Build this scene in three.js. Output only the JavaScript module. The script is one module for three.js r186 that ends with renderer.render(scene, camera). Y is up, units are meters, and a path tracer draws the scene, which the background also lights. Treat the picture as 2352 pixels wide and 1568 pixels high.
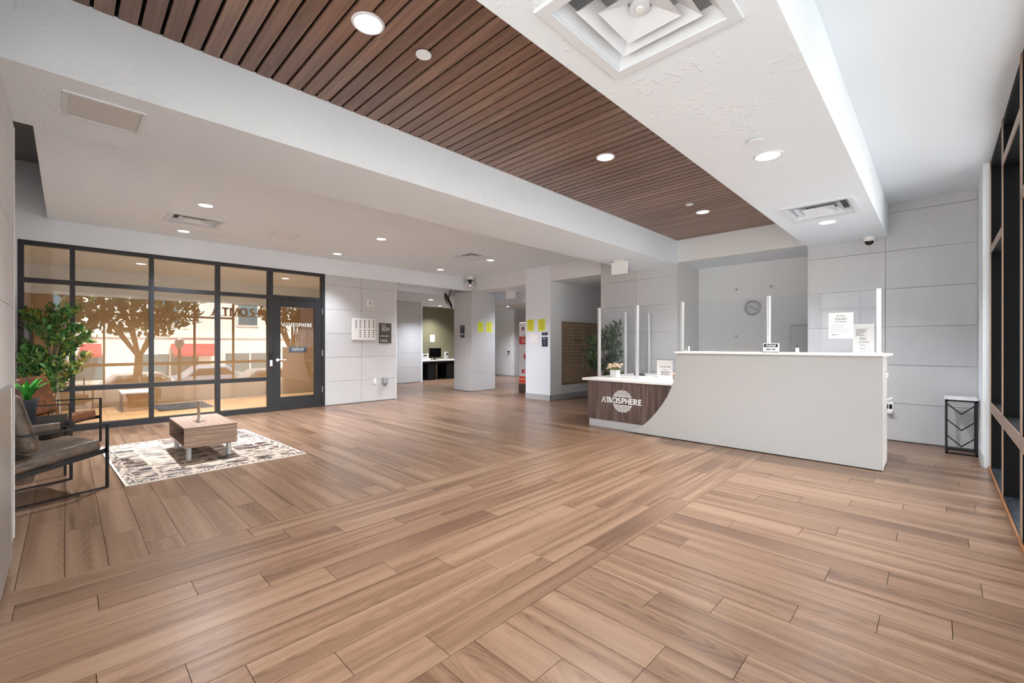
import * as THREE from 'three';
import { RoundedBoxGeometry } from 'three/addons/geometries/RoundedBoxGeometry.js';
import { TextGeometry } from 'three/addons/geometries/TextGeometry.js';
import { FontLoader } from 'three/addons/loaders/FontLoader.js';
import { mergeGeometries } from 'three/addons/utils/BufferGeometryUtils.js';

// ---------------------------------------------------------------- camera, sky, sun, exposure
// room axes: a runs along the slatted ceiling (x), b runs across to the storefront (-z), z is height (y)
const scene = new THREE.Scene();
const H = 1.3, F = 1000, CX = 1176, YH = 791, AL = Math.atan2(979, 1000), CA = Math.cos(AL), SA = Math.sin(AL);
const V = (a, b, z) => new THREE.Vector3(a, z, -b);
const camera = new THREE.PerspectiveCamera(2 * Math.atan(784 / F) * 180 / Math.PI, 1.5, 0.02, 300);
camera.position.copy(V(0, 0, H));
camera.lookAt(V(CA, SA, H));
camera.setViewOffset(2352, 1568, 0, -(YH - 784), 2352, 1568);
scene.add(camera);
const renderer = new THREE.WebGLRenderer({ antialias: true });
renderer.toneMapping = THREE.LinearToneMapping;
renderer.toneMappingExposure = 1.74;
renderer.shadowMap.enabled = true;
scene.background = new THREE.Color(0.94, 0.97, 1.0);
scene.backgroundIntensity = 3.2;
const sun = new THREE.DirectionalLight(0xfffaf2, 20);
sun.position.copy(V(7, 13, 26)); sun.target.position.copy(V(2, -4, 0));
sun.shadow.camera.left = -30; sun.shadow.camera.right = 30; sun.shadow.camera.top = 30; sun.shadow.camera.bottom = -30; sun.shadow.camera.far = 90;
scene.add(sun, sun.target);
const DOWNLIGHT = 23, LENS = 4.5;

// ---------------------------------------------------------------- helpers
let seed = 7;
const rnd = () => { seed = (seed * 1664525 + 1013904223) >>> 0; return seed / 4294967296; };
const rr = (lo, hi) => lo + (hi - lo) * rnd();
const hash = (x, y) => { let h = Math.imul(x | 0, 374761393) + Math.imul(y | 0, 668265263); h = Math.imul(h ^ (h >>> 13), 1274126177); return ((h ^ (h >>> 16)) >>> 0) / 4294967296; };
const sm = t => t * t * (3 - 2 * t);
function noise(x, y) {
  const xi = Math.floor(x), yi = Math.floor(y), u = sm(x - xi), v = sm(y - yi);
  const p = hash(xi, yi), q = hash(xi + 1, yi), r = hash(xi, yi + 1), s = hash(xi + 1, yi + 1);
  return p + (q - p) * u + (r - p) * v + (p - q - r + s) * u * v;
}
const fbm = (x, y, o = 3) => { let s = 0, k = 0.5, n = 0; for (let i = 0; i < o; i++) { s += k * noise(x, y); n += k; x = x * 2.03 + 17; y = y * 2.03 + 9; k *= 0.5; } return s / n; };
const taken = {};
const numbered = n => { const k = taken[n] = (taken[n] ?? -1) + 1; return k ? `${n}_${String(k).padStart(3, '0')}` : n; };
const origins = new Map();
function tag(o, label, category, group, kind) {
  o.userData.label = label; o.userData.category = category;
  if (group) o.userData.group = group;
  if (kind) o.userData.kind = kind;
  return o;
}
// a Group at a thing's base, a = [a, b, z] ; children are given in room coordinates unless the thing is turned
function thing(name, label, category, at = [0, 0, 0], { group, kind, turn = 0 } = {}) {
  const g = new THREE.Group(); g.name = numbered(name); g.position.copy(V(...at)); g.rotation.y = turn;
  tag(g, label, category, group, kind); scene.add(g);
  origins.set(g, turn ? new THREE.Vector3() : g.position.clone());
  return g;
}
const struct = (name, label, category, at) => thing(name, label, category, at, { kind: 'structure' });
function part(parent, name, geo, mat, label) {
  let g = Array.isArray(geo) ? merge(geo) : geo;
  const o = origins.get(parent) ?? new THREE.Vector3();
  g.translate(-o.x, -o.y, -o.z);
  const m = new THREE.Mesh(g, mat); m.name = name; parent.add(m); origins.set(m, o);
  if (label) m.userData.label = label;
  return m;
}
function merge(list) {
  const l = list.map(g => { const h = g.index ? g.toNonIndexed() : g; for (const k of Object.keys(h.attributes)) if (!['position', 'normal', 'uv'].includes(k)) h.deleteAttribute(k); return h; });
  return mergeGeometries(l);
}
function metreUV(g, swap) {
  const p = g.attributes.position, n = g.attributes.normal, uv = g.attributes.uv;
  for (let i = 0; i < p.count; i++) {
    const ax = Math.abs(n.getX(i)), ay = Math.abs(n.getY(i)), az = Math.abs(n.getZ(i));
    let u, v;
    if (ay >= ax && ay >= az) { u = p.getX(i); v = p.getZ(i); } else if (ax >= az) { u = p.getZ(i); v = p.getY(i); } else { u = p.getX(i); v = p.getY(i); }
    if (swap) uv.setXY(i, v, u); else uv.setXY(i, u, v);
  }
  return g;
}
// box in room coordinates
function bx(a0, a1, b0, b1, z0, z1, r = 0, swap = false) {
  const w = Math.abs(a1 - a0), h = Math.abs(z1 - z0), d = Math.abs(b1 - b0);
  const g = r ? new RoundedBoxGeometry(w, h, d, 2, Math.min(r, w / 2.05, h / 2.05, d / 2.05)) : new THREE.BoxGeometry(w, h, d);
  g.translate((a0 + a1) / 2, (z0 + z1) / 2, -(b0 + b1) / 2);
  return metreUV(g, swap);
}
// box in local axes
function lb(cx, cy, cz, w, h, d, r = 0) {
  const g = r ? new RoundedBoxGeometry(w, h, d, 3, Math.min(r, w / 2.05, h / 2.05, d / 2.05)) : new THREE.BoxGeometry(w, h, d);
  metreUV(g); g.translate(cx, cy, cz); return g;
}
function bar(p, q, w, h) {           // square bar between two points, local or world
  const d = new THREE.Vector3().subVectors(q, p), L = d.length();
  const g = new THREE.BoxGeometry(w, h, L + Math.min(w, h));
  const up = Math.abs(d.y / L) > 0.95 ? new THREE.Vector3(1, 0, 0) : new THREE.Vector3(0, 1, 0);
  const m = new THREE.Matrix4().lookAt(new THREE.Vector3(), d, up);
  g.applyMatrix4(m); g.translate((p.x + q.x) / 2, (p.y + q.y) / 2, (p.z + q.z) / 2); return g;
}
function rod(p, q, r0, r1 = r0, n = 8) {
  const d = new THREE.Vector3().subVectors(q, p), L = d.length();
  const g = new THREE.CylinderGeometry(r1, r0, L, n);
  g.applyQuaternion(new THREE.Quaternion().setFromUnitVectors(new THREE.Vector3(0, 1, 0), d.clone().normalize()));
  g.translate((p.x + q.x) / 2, (p.y + q.y) / 2, (p.z + q.z) / 2); return g;
}
const cyl = (a, b, z0, z1, r0, r1 = r0, n = 28) => { const g = new THREE.CylinderGeometry(r1, r0, z1 - z0, n); g.translate(a, (z0 + z1) / 2, -b); return g; };
// flat slab with rectangular openings
function slab(a0, a1, b0, b1, z0, z1, holes = []) {
  const s = new THREE.Shape([[a0, b0], [a1, b0], [a1, b1], [a0, b1]].map(p => new THREE.Vector2(...p)));
  for (const [c0, c1, d0, d1] of holes) s.holes.push(new THREE.Path([[c0, d0], [c0, d1], [c1, d1], [c1, d0]].map(p => new THREE.Vector2(...p))));
  const g = new THREE.ExtrudeGeometry(s, { depth: z1 - z0, bevelEnabled: false });
  g.rotateX(-Math.PI / 2); g.translate(0, z0, 0);
  return metreUV(g);
}
// pixel helpers: a pixel gives a direction, the plane the distance
const ray = (x, y) => { const r = (x - CX) / F, u = (YH - y) / F; return [CA + r * SA, SA - r * CA, u]; };
const onB = (x, y, b0) => { const [a, b, u] = ray(x, y), t = b0 / b; return [a * t, b0, H + u * t]; };
const onA = (x, y, a0) => { const [a, b, u] = ray(x, y), t = a0 / a; return [a0, b * t, H + u * t]; };
const onZ = (x, y, z) => { const [a, b, u] = ray(x, y), t = (z - H) / u; return [a * t, b * t, z]; };

// ---------------------------------------------------------------- textures and materials
function dataTex(w, h, f, srgb = true) {
  const d = new Uint8Array(w * h * 4);
  for (let y = 0; y < h; y++) for (let x = 0; x < w; x++) { const c = f(x, y), i = (y * w + x) * 4; d[i] = c[0]; d[i + 1] = c[1]; d[i + 2] = c[2]; d[i + 3] = 255; }
  const t = new THREE.DataTexture(d, w, h); t.magFilter = t.minFilter = THREE.LinearFilter; t.wrapS = t.wrapT = THREE.RepeatWrapping;
  if (srgb) t.colorSpace = THREE.SRGBColorSpace; t.needsUpdate = true; return t;
}
function canvasTex(w, h, draw) {
  const c = document.createElement('canvas'); c.width = w; c.height = h; const x = c.getContext('2d'); draw(x, w, h);
  const t = new THREE.CanvasTexture(c); t.colorSpace = THREE.SRGBColorSpace; return t;
}
const mixc = (p, q, t) => [p[0] + (q[0] - p[0]) * t, p[1] + (q[1] - p[1]) * t, p[2] + (q[2] - p[2]) * t];
const cl = (x, lo = 0, hi = 1) => Math.min(hi, Math.max(lo, x));
const std = o => new THREE.MeshStandardMaterial(o);

// oak-look planks: 16 boards of 1.24 m x 0.185 m in one sheet
const PV = 16;
const plankTone = [0.15, 0.3, 0.05, 0.55, 0.2, 0.4, 0.12, 0.7, 0.25, 0.1, 0.35, 0.5, 0.18, 0.28, 0.62, 0.08];
const plankTex = dataTex(2048, 2048, (px, py) => {
  const v = Math.floor(py / 128), X = px / 2048 * 1.24, Y = (py % 128) / 128 * 0.185, s = v * 31.7;
  const yc = 0.03 + 0.125 * hash(v, 3), x0 = -0.3 + 1.8 * hash(v, 5);
  const warp = (fbm(X * 2.2 + s, Y * 9 + s, 2) - 0.5) * 0.055;
  const ring = Math.hypot(Y - yc + warp, (X - x0) * 0.075 + 0.012);
  const lines = Math.pow(0.5 + 0.5 * Math.sin(ring * 620 + 5 * noise(X * 3 + s, Y * 30)), 3);
  const band = fbm(X * 0.9 + s, Y * 26 + s * 2, 3);
  const fine = noise(X * 14 + s, Y * 900), pore = noise(X * 36 + s, Y * 1500);
  let g = 0.06 + plankTone[v] * 0.52 + 1.0 * (band - 0.45) + 0.26 * lines * (0.25 + band) + 0.16 * (fine - 0.5);
  if (pore > 0.82) g += 0.16;
  g = cl(g);
  const c = g < 0.5 ? mixc([136, 110, 90], [110, 84, 65], g * 2) : mixc([110, 84, 65], [71, 50, 37], (g - 0.5) * 2);
  return c;
});
plankTex.wrapT = THREE.RepeatWrapping;
const mPlank = std({ map: plankTex, roughness: 0.3 });
const mGrout = std({ color: 0x3f2a1c, roughness: 0.9 });
// walnut slats, grain along u
const slatTex = dataTex(1024, 512, (px, py) => {
  const X = px / 1024 * 2, Y = py / 512 * 0.5;
  const g = cl(0.25 + 0.8 * (fbm(X * 1.5, Y * 60, 3) - 0.4) + 0.25 * (noise(X * 10, Y * 900) - 0.5));
  return mixc([156, 126, 110], [92, 70, 60], g);
});
const mSlat = ['#ffffff', '#e4e0de', '#f4eeea'].map(c => { const t = slatTex.clone(); t.repeat.set(0.5, 2); t.offset.set(rnd(), rnd()); t.needsUpdate = true; return std({ map: t, color: c, roughness: 0.36 }); });
const mBlack = std({ color: 0x0b0908, roughness: 0.9 });
// white paint with knock-down relief
const knock = dataTex(512, 512, (px, py) => { const n = fbm(px / 22, py / 22, 3), m = fbm(px / 90 + 40, py / 90, 2); const v = cl((n - 0.56) * 6) * cl((m - 0.42) * 5) * 255; return [v, v, v]; }, false);
knock.repeat.set(1.1, 1.1);
const mPaint = std({ color: 0xe9f1f9, roughness: 0.75, bumpMap: knock, bumpScale: 0.0022 });
const mPaintFlat = std({ color: 0xe8eef5, roughness: 0.7 });
const mGreyPaint = std({ color: 0xe4e5e6, roughness: 0.7 });
const fibre = dataTex(512, 512, (px, py) => { const v = 216 + 5 * (fbm(px / 30, py / 120, 3) - 0.5) + 5 * (noise(px / 1.5, py / 2.2) - 0.5); return [v, v, v + 1.5]; });
fibre.repeat.set(0.7, 0.7);
const mPanel = std({ map: fibre, color: 0xededed, roughness: 0.6 });
const mPanel2 = std({ map: fibre, color: 0xe9e9ea, roughness: 0.6 });
const mJointShade = std({ color: 0x98989a, roughness: 0.9 });  // grey deepened so the shade of the panel grooves is in the colour
const mBase = std({ color: 0xb4b5b8, roughness: 0.45 });
const mFrame = std({ color: 0x2b2d31, roughness: 0.42, metalness: 0.3 });
const mFrameTan = std({ color: 0x8a7361, roughness: 0.4, metalness: 0.2 });
const mDark = std({ color: 0x101114, roughness: 0.55 });
const mFin = new THREE.MeshPhysicalMaterial({ color: 0x050507, roughness: 0.7, specularIntensity: 0.25 });
const mGranite = std({ map: dataTex(256, 256, (x, y) => { const n = noise(x * 0.9, y * 0.9), k = n > 0.86 ? 150 : 22 + 30 * noise(x / 6, y / 6); return [k * 0.75, k * 0.85, k]; }), roughness: 0.35 });
const mGlass = new THREE.MeshPhysicalMaterial({ color: 0xffffff, transmission: 1, thickness: 0, roughness: 0, ior: 2.0, metalness: 0 });
const mAcrylic = new THREE.MeshPhysicalMaterial({ color: 0xfafcff, transmission: 1, thickness: 0, roughness: 0.01, ior: 1.3 });
const mAlu = std({ color: 0xe3e5e8, roughness: 0.3, metalness: 0.55 });
const mSteel = std({ color: 0xb8babd, roughness: 0.28, metalness: 0.9 });
const mChrome = std({ color: 0xdfe0e2, roughness: 0.15, metalness: 1 });
const mPlastic = std({ color: 0xefefee, roughness: 0.4 });
const mMetalPaint = std({ color: 0xdde3ea, roughness: 0.35, side: THREE.DoubleSide });
const mLaminate = std({ map: dataTex(512, 512, (x, y) => { const v = 178 + 6 * (noise(x / 2, y / 2) - 0.5); return [v, v, v]; }), roughness: 0.55 });
const mBlackMetal = std({ color: 0x17171a, roughness: 0.4, metalness: 0.4 });
const zebra = dataTex(1024, 256, (px, py) => { const X = px / 1024, Y = py / 256; const n = fbm(X * 70, Y * 2, 3), f = noise(X * 420, Y * 4); const g = cl(0.45 + 1.3 * (n - 0.5) + 0.35 * (f - 0.5)); return mixc([126, 108, 104], [62, 48, 45], g); });
const mZebra = std({ map: zebra, roughness: 0.45 });
const tableTex = dataTex(1024, 512, (px, py) => { const X = px / 1024, Y = py / 512; const n = fbm(X * 3, Y * 70 + 0.6 * Math.sin(X * 7), 3), f = noise(X * 12, Y * 300); const g = cl(0.35 + 1.2 * (n - 0.5) + 0.3 * (f - 0.5)); return mixc([176, 152, 135], [118, 92, 78], g); });
const mTable = std({ map: tableTex, roughness: 0.4 });
const leatherTex = dataTex(512, 512, (x, y) => { const n = fbm(x / 60, y / 60, 4), m = noise(x / 3, y / 3); return mixc([122, 100, 82], [66, 60, 56], cl(0.5 + 1.4 * (n - 0.5) + 0.15 * (m - 0.5))); });
const leatherBump = dataTex(512, 512, (x, y) => { const v = 255 * (0.6 * fbm(x / 70, y / 22, 3) + 0.4 * noise(x / 4, y / 4)); return [v, v, v]; }, false);
leatherTex.repeat.set(1.6, 1.6); leatherBump.repeat.set(1.6, 1.6);
const mLeather = std({ map: leatherTex, bumpMap: leatherBump, bumpScale: 0.003, roughness: 0.33 });
const mLeatherTan = std({ map: leatherTex, color: 0xe8a878, bumpMap: leatherBump, bumpScale: 0.003, roughness: 0.4 });
const lensWhite = std({ color: 0xffffff, emissive: 0xfffaf2, emissiveIntensity: LENS, roughness: 0.5 });
const lensWarm = std({ color: 0xffffff, emissive: 0xffe9cf, emissiveIntensity: LENS, roughness: 0.5 });
const mPaper = std({ color: 0xf4f4f2, roughness: 0.8 });
const font = await new FontLoader().loadAsync('fonts/droid/droid_sans_bold.typeface.json');

// print on a face: faces -a ("A") or -b ("B")
function face(dir, c0, c1, z0, z1, plane, tex, o = {}) {
  const g = new THREE.PlaneGeometry(Math.abs(c1 - c0), z1 - z0);
  if (dir === 'A') { g.rotateY(-Math.PI / 2); g.translate(plane, (z0 + z1) / 2, -(c0 + c1) / 2); } else g.translate((c0 + c1) / 2, (z0 + z1) / 2, -plane);
  return [g, std({ map: tex, roughness: o.roughness ?? 0.7 })];
}
const box2 = (dir, c0, c1, z0, z1, p0, p1, r = 0) => dir === 'A' ? bx(p0, p1, Math.min(c0, c1), Math.max(c0, c1), z0, z1, r) : bx(Math.min(c0, c1), Math.max(c0, c1), p0, p1, z0, z1, r);
// lines of unreadable print
function greek(x, x0, x1, y0, y1, n, col, center = false, hgt = 0.5) {
  x.fillStyle = col;
  for (let i = 0; i < n; i++) {
    const y = y0 + (y1 - y0) * i / n, h = (y1 - y0) / n * hgt; let L = (x1 - x0) * rr(0.55, 1), p = center ? (x0 + x1 - L) / 2 : x0; const end = p + L;
    while (p < end) { const w = Math.min(end - p, h * rr(1, 4)); x.fillRect(p, y, w, h); p += w + h * 0.6; }
  }
}

// ---------------------------------------------------------------- floor
const B0 = 9.25, A2 = 7.8, PW = 0.185, PL = 1.24;
const floor = struct('floor', 'wood-look plank tile floor of the lobby, laid in three directions', 'floor', [3, 4, 0]);
part(floor, 'floor_base', bx(-1.7, 15, -0.40, 15.2, -0.2, -0.008), mGrout);
{
  const planks = [];
  const run = (dir, r0, r1, from, to, joint) => {                   // dir 'A': board runs along a, r0..r1 across in b
    const p0 = joint - Math.ceil((joint - from) / PL) * PL, cuts = [from];
    for (let p = p0; p < to - 0.06; p += PL) if (p > from + 0.06) cuts.push(p);
    cuts.push(to);
    for (let i = 0; i + 1 < cuts.length; i++) planks.push([dir, r0, r1, cuts[i], cuts[i + 1], i ? 0 : Math.max(0, from - p0)]);
  };
  const jc = [0.885, 1.057, 1.349, 1.716, 2.006, 2.288, 2.56, 2.816, 2.986, 3.27, 3.6];
  for (let k = 0; k < 11; k++) run('A', 3.485 - 0.1845 * (k + 1), 3.485 - 0.1845 * k, -1.6, A2, jc[k]);
  const jr = { '-4': 1.114, '-3': 0.843, 0: 1.046, 1: 0.79, 2: 0.497, 3: 0.2, 4: -0.046, 5: 0.448, 6: 0.2, 7: -0.165, 8: 0.684, 9: 0.504, 10: 0.2, 11: -0.143, 12: 0.827, 13: 0.518, 14: 0.2, 15: -0.045, 16: -0.21, 17: 0.606, 18: 0.442, 19: 0.2 };
  for (let k = -20; k < 32; k++) { const a0 = 1.993 + 0.1853 * k; if (a0 > A2 - 0.01) break; if (a0 > -1.6) run('B', a0, Math.min(a0 + 0.1853, A2), -0.38, 1.4555, jr[k] ?? (0.3 - 0.27 * k)); }
  for (let k = -10; k < 80; k++) { const a0 = 0.173 + 0.1845 * k; if (a0 < -0.6) continue; if (a0 > 14.8) break; run('B', a0, a0 + 0.1845, 3.485, a0 < 5.3 ? B0 : 15, 4.34 - 0.31 * (k - 7)); }
  const rest = [], list = [];
  for (const [dir, r0, r1, s, e, off] of planks) {
    const gap = 0.0013, x0 = dir === 'A' ? s : r0, x1 = dir === 'A' ? e : r1, y0 = dir === 'A' ? r0 : s, y1 = dir === 'A' ? r1 : e;
    const g = new THREE.BoxGeometry(x1 - x0 - 2 * gap, 0.012, y1 - y0 - 2 * gap); g.translate((x0 + x1) / 2, -0.006 - 0.0006 * rnd(), -(y0 + y1) / 2);
    const v = Math.floor(rnd() * PV), fl = rnd() < 0.5, P = g.attributes.position, U = g.attributes.uv;
    for (let i = 0; i < P.count; i++) {
      const al = dir === 'A' ? P.getX(i) - s + off : -P.getZ(i) - s + off, ac = dir === 'A' ? -P.getZ(i) - r0 : P.getX(i) - r0;
      let u = al / PL; if (fl) u = 1 - u; U.setXY(i, u, (v + cl(ac / PW, 0.01, 0.99)) / PV);
    }
    const ca = (x0 + x1) / 2, cb = (y0 + y1) / 2, d = ca * CA + cb * SA, q = (ca * SA - cb * CA) / d;
    const inView = d > 0.6 && Math.abs(q) < 1.45 && !(ca > 6 && cb < 4 && cb > 0.45);
    list.push([inView ? (x1 - x0) * (y1 - y0) / (d * d * d) : 0, g]);
  }
  list.sort((p, q) => q[0] - p[0]);
  list.forEach(([w, g], i) => { if (i < 300 && w > 0) part(floor, numbered('plank'), g, mPlank); else rest.push(g); });
  part(floor, 'far_planks', rest, mPlank).userData.kind = 'stuff';
}

// ---------------------------------------------------------------- walls
// panels: each cladding sheet is a mesh of its own, joints are recessed
const ZR = [0.012, 0.512, 1.025, 1.54, 2.052, 2.565, 3.08, 3.3];
function panels(parent, dir, plane, cuts, ztop, out = -1, mat = mPanel, zb = 0.0) {
  for (let i = 0; i + 1 < cuts.length; i++) for (let k = 0; k + 1 < ZR.length; k++) {
    const z0 = Math.max(ZR[k], zb), z1 = Math.min(ZR[k + 1], ztop); if (z1 - z0 < 0.02) continue;
    const g = 0.0026, p0 = plane, p1 = plane - out * 0.012;
    part(parent, numbered('wall_panel'), box2(dir, cuts[i] + g, cuts[i + 1] - g, z0 + g, z1 - (z1 === ztop ? 0 : g), Math.min(p0, p1), Math.max(p0, p1)), rnd() < 0.5 ? mat : mPanel2);
  }
}
const wallFar = struct('wall_far', 'pale grey panelled end wall behind the reception desk', 'wall', [A2, 2, 0]);
part(wallFar, 'backing', [bx(A2 + 0.012, A2 + 0.16, -0.6, 1.258, 0, 3.9), bx(A2 + 0.012, A2 + 0.16, 3.562, 4.888, 0, 3.9)], mJointShade);
part(wallFar, 'header', [bx(A2 + 0.001, A2 + 0.16, 1.406, 3.41, 2.80, 3.9), bx(A2 + 0.001, A2 + 0.16, 5.04, 6.40, 2.765, 3.9), bx(A2 + 0.001, A2 + 0.6, 7.17, B0, 2.765, 3.9)], mGreyPaint);
for (const [l, q, m, c] of [['grey back wall of the niche with the clock', bx(8.8, 8.9, 1.2, 3.6, 0, 3.2), mGreyPaint, 8.8], ['niche side wall next to the low desk', bx(A2 + 0.0125, 8.8, 3.41, 3.56, 0, 3.9), mPanel, 8.3], ['niche side wall behind the tall counter', bx(A2 + 0.0125, 8.8, 1.26, 1.406, 0, 3.9), mPanel, 8.3]]) part(struct('wall_niche', l, 'wall', [c, 2.4, 0]), 'wall_face', q, m);
part(struct('ceiling_niche', 'white soffit over the reception niche', 'ceiling', [8.3, 2.4, 2.8]), 'niche_soffit', bx(A2 + 0.16, 8.8, 1.406, 3.41, 2.80, 3.0), mPaintFlat);
panels(wallFar, 'A', A2, [-0.345, 0.515, 1.406], 3.25);
panels(wallFar, 'A', A2, [3.41, 4.24, 5.04], 3.125);
const wallStore = struct('wall_left', 'light panelled wall beside the glass door', 'wall', [4.6, B0, 0]);
part(wallStore, 'backing', [bx(3.80, 5.49, B0 + 0.012, B0 + 0.2, 0, 2.785)], mJointShade);
part(wallStore, 'header', [bx(-0.75, 8.4, B0, B0 + 0.2, 2.785, 3.9)], mPaintFlat);
part(wallStore, 'end_trim', [bx(5.482, 5.502, B0 - 0.004, B0 + 0.2, 0, 2.785)], mPlastic);
panels(wallStore, 'B', B0, [3.805, 4.62, 5.482], 2.785);
part(wallStore, 'side_strip', [bx(-0.75, -0.49, B0, B0 + 0.2, 0, 2.785)], mPaintFlat);
const lounge = struct('wall_lounge', 'white side wall behind the armchairs', 'wall', [-0.6, 7, 0]);
part(lounge, 'wall_face', bx(-0.75, -0.56, 4.3, B0 + 0.2, 0, 3.9), mPaintFlat);
const pier = struct('wall_near', 'white panelled wall end next to the stainless cabinet', 'wall', [-0.4, 3.4, 0]);
part(pier, 'backing', bx(-0.75, -0.262, 2.35, 4.45, 0, 3.9), mJointShade);
for (let k = 0; k < 6; k++) part(pier, numbered('wall_panel'), bx(-0.262, -0.25, 2.35, 4.452, ZR[k] + 0.002, Math.min(ZR[k + 1], 2.76) - 0.002), mPanel);
part(pier, 'corner_trim', bx(-0.264, -0.248, 4.45, 4.456, 0, 2.76), mPlastic);
const back = struct('wall_back', 'white wall behind the photographer', 'wall', [-1.65, 1, 0]);
part(back, 'wall_face', [bx(-1.8, -1.6, -0.6, -0.3, 0, 3.9), bx(-1.8, -1.6, -0.3, 2.3, 3.05, 3.9), bx(-1.8, -1.6, 2.3, 2.45, 0, 3.9)], mPaintFlat);
part(back, 'side_wall', bx(-1.7, -0.74, 2.35, 2.5, 0, 3.9), mPaintFlat);
const addedWin3 = struct('window_3', 'added unseen glazed wall behind the photographer, lets in extra daylight', 'window', [-1.7, 1, 0]);  // unseen glazing added to light the end wall and counter
for (const b of [-0.28, 0.57, 1.43, 2.28]) part(addedWin3, numbered('mullion'), bx(-1.76, -1.66, b - 0.02, b + 0.02, 0, 3.05), mFrame);
for (const [z0, z1] of [[0, 0.09], [2.2, 2.27], [2.98, 3.05]]) part(addedWin3, numbered('rail'), bx(-1.76, -1.66, -0.26, 2.26, z0, z1), mFrame);
const stub = struct('wall_right', 'white wall stub between the end wall and the dark window frames', 'wall', [7.3, -0.4, 0]);
part(stub, 'wall_face', bx(6.774, A2 + 0.1, -0.62, -0.345, -0.1, 3.3), mPaintFlat);
part(stub, 'corner_trim', bx(6.774, 6.83, -0.345, -0.338, 0, 3.21), mPlastic);
part(stub, 'access_plate', bx(7.28, 7.42, -0.345, -0.338, 1.1, 1.95, 0.003), mPlastic);
part(stub, 'baseboard', bx(6.772, A2, -0.345, -0.33, 0, 0.13), mBase);
// columns and the rooms behind the openings
const col1 = struct('wall_column', 'square panelled column between the two openings', 'column', [8.2, 9.5, 0]);
part(col1, 'backing', bx(A2 + 0.012, 8.69, 9.21, 9.97, 0, 3.2), mJointShade);
for (let k = 0; k < 6; k++) { const z0 = ZR[k] + 0.002, z1 = Math.min(ZR[k + 1], 2.775) - 0.002; part(col1, numbered('wall_panel'), bx(A2, A2 + 0.012, 9.2, 9.97, z0, z1), mPanel); part(col1, numbered('wall_panel'), bx(A2 + 0.0125, 8.69, 9.2, 9.212, z0, z1), mPanel2); }
const col2 = struct('wall_column', 'white painted pier with grey baseboard and posted notices', 'column', [9, 6.8, 0]);
part(col2, 'pier_face', bx(A2, 10.4, 6.40, 7.17, 0, 3.2), mPaintFlat);
part(col2, 'baseboard', [bx(A2 - 0.012, 10.4, 6.388, 6.40, 0, 0.13), bx(A2 - 0.012, A2, 6.388, 7.17, 0, 0.13)], mBase);
const alcove = struct('wall_alcove', 'grey mail alcove walls and lowered soffit', 'wall', [9, 5.6, 0]);
part(alcove, 'end_wall', bx(10.3, 10.45, 4.9, 6.5, 0, 3.2), mGreyPaint);
part(alcove, 'side_wall', bx(A2 + 0.0125, 10.4, 4.89, 5.04, 0, 3.9), mGreyPaint);
part(alcove, 'soffit', bx(A2 + 0.16, 10.4, 4.9, 6.5, 2.765, 3.0), mPaintFlat);
const rooms = struct('wall_passage', 'white panelled wall in the room beyond the left opening', 'wall', [10, 12, 0]);
const mOlive = std({ color: 0x6d6a55, roughness: 0.8 });
part(rooms, 'jamb', bx(5.35, 5.5, B0 + 0.2, 13.0, 0, 3.2), mPaintFlat);
part(rooms, 'backing', bx(5.5, 8.6, 12.86, 13.0, 0, 3.2), mJointShade);
{ for (let k = 0; k < 6; k++) part(rooms, numbered('wall_panel'), bx(5.5, 8.6, 12.848, 12.86, ZR[k] + 0.002, Math.min(ZR[k + 1], 2.76) - 0.002), mPanel); }
part(rooms, 'alcove_side', bx(8.602, 8.66, 12.84, 14.098, 0, 3.2), mPaintFlat);
part(struct('wall_olive', 'olive green wall behind the computer counter', 'wall', [10, 14.1, 0]), 'wall_face', bx(8.6, 12.95, 14.1, 14.25, 0, 3.2), mOlive);
const far2 = struct('wall_passage', 'far grey walls with a door at the end of the passage', 'wall', [13, 12.6, 0]);
part(far2, 'passage_wall', bx(13.0, 13.15, 12.6, 15.1, 0, 2.4), mGreyPaint);
part(far2, 'passage_end', bx(13.15, 15, 12.602, 12.75, 0, 2.4), mGreyPaint);
part(far2, 'lintel', bx(12.9, 13.15, 12.5, 15.1, 2.4, 3.2), mPaintFlat); part(far2, 'lintel', bx(13.15, 15, 12.5, 12.75, 2.4, 3.2), mPaintFlat);
const doorLeaf = part(far2, 'passage_door', bx(12.985, 13.0, 12.75, 13.65, 0.01, 2.1), mGreyPaint); part(doorLeaf, 'door_knob', [rod(V(12.985, 12.85, 1.0), V(12.93, 12.85, 1.0), 0.02, 0.02, 12), rod(V(12.93, 12.85, 1.0), V(12.89, 12.85, 1.0), 0.034, 0.034, 14)], mBlackMetal);
let oi = 0;
for (const q of [bx(14.9, 15.1, 4.5, 15.3, 0, 3.2), bx(5.2, 15.1, 15.0, 15.2, 0, 3.2), bx(10.3, 15, 6.3, 6.45, 0, 3.2)]) part(struct('wall_outer', ['outer wall at the far end of the passage', 'outer wall behind the computer corner', 'outer wall beside the mail alcove'][oi++], 'wall', [12, 10, 0]), 'wall_face', q, mGreyPaint);
part(far2, 'timber_wall', bx(14.2, 14.3, 9.6, 12.6, 0, 3.2), std({ color: 0x6b4a33, roughness: 0.6 }));
const passCeil = struct('ceiling_passage', 'plain white ceiling of the passage beyond the openings', 'ceiling', [10, 11, 2.8]);
part(passCeil, 'ceiling_face', [bx(8.4, 15.1, 6.3, 10.4, 3.0, 3.2), bx(5.3, 15.1, 10.4, 15.3, 2.76, 3.2), bx(5.3, 8.4, B0 + 0.2, 10.4, 3.0, 3.2)], mPaintFlat);
part(passCeil, 'drop_beam', bx(10.2, 10.7, 6.4, 12.8, 2.62, 3.0), mGreyPaint);

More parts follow.
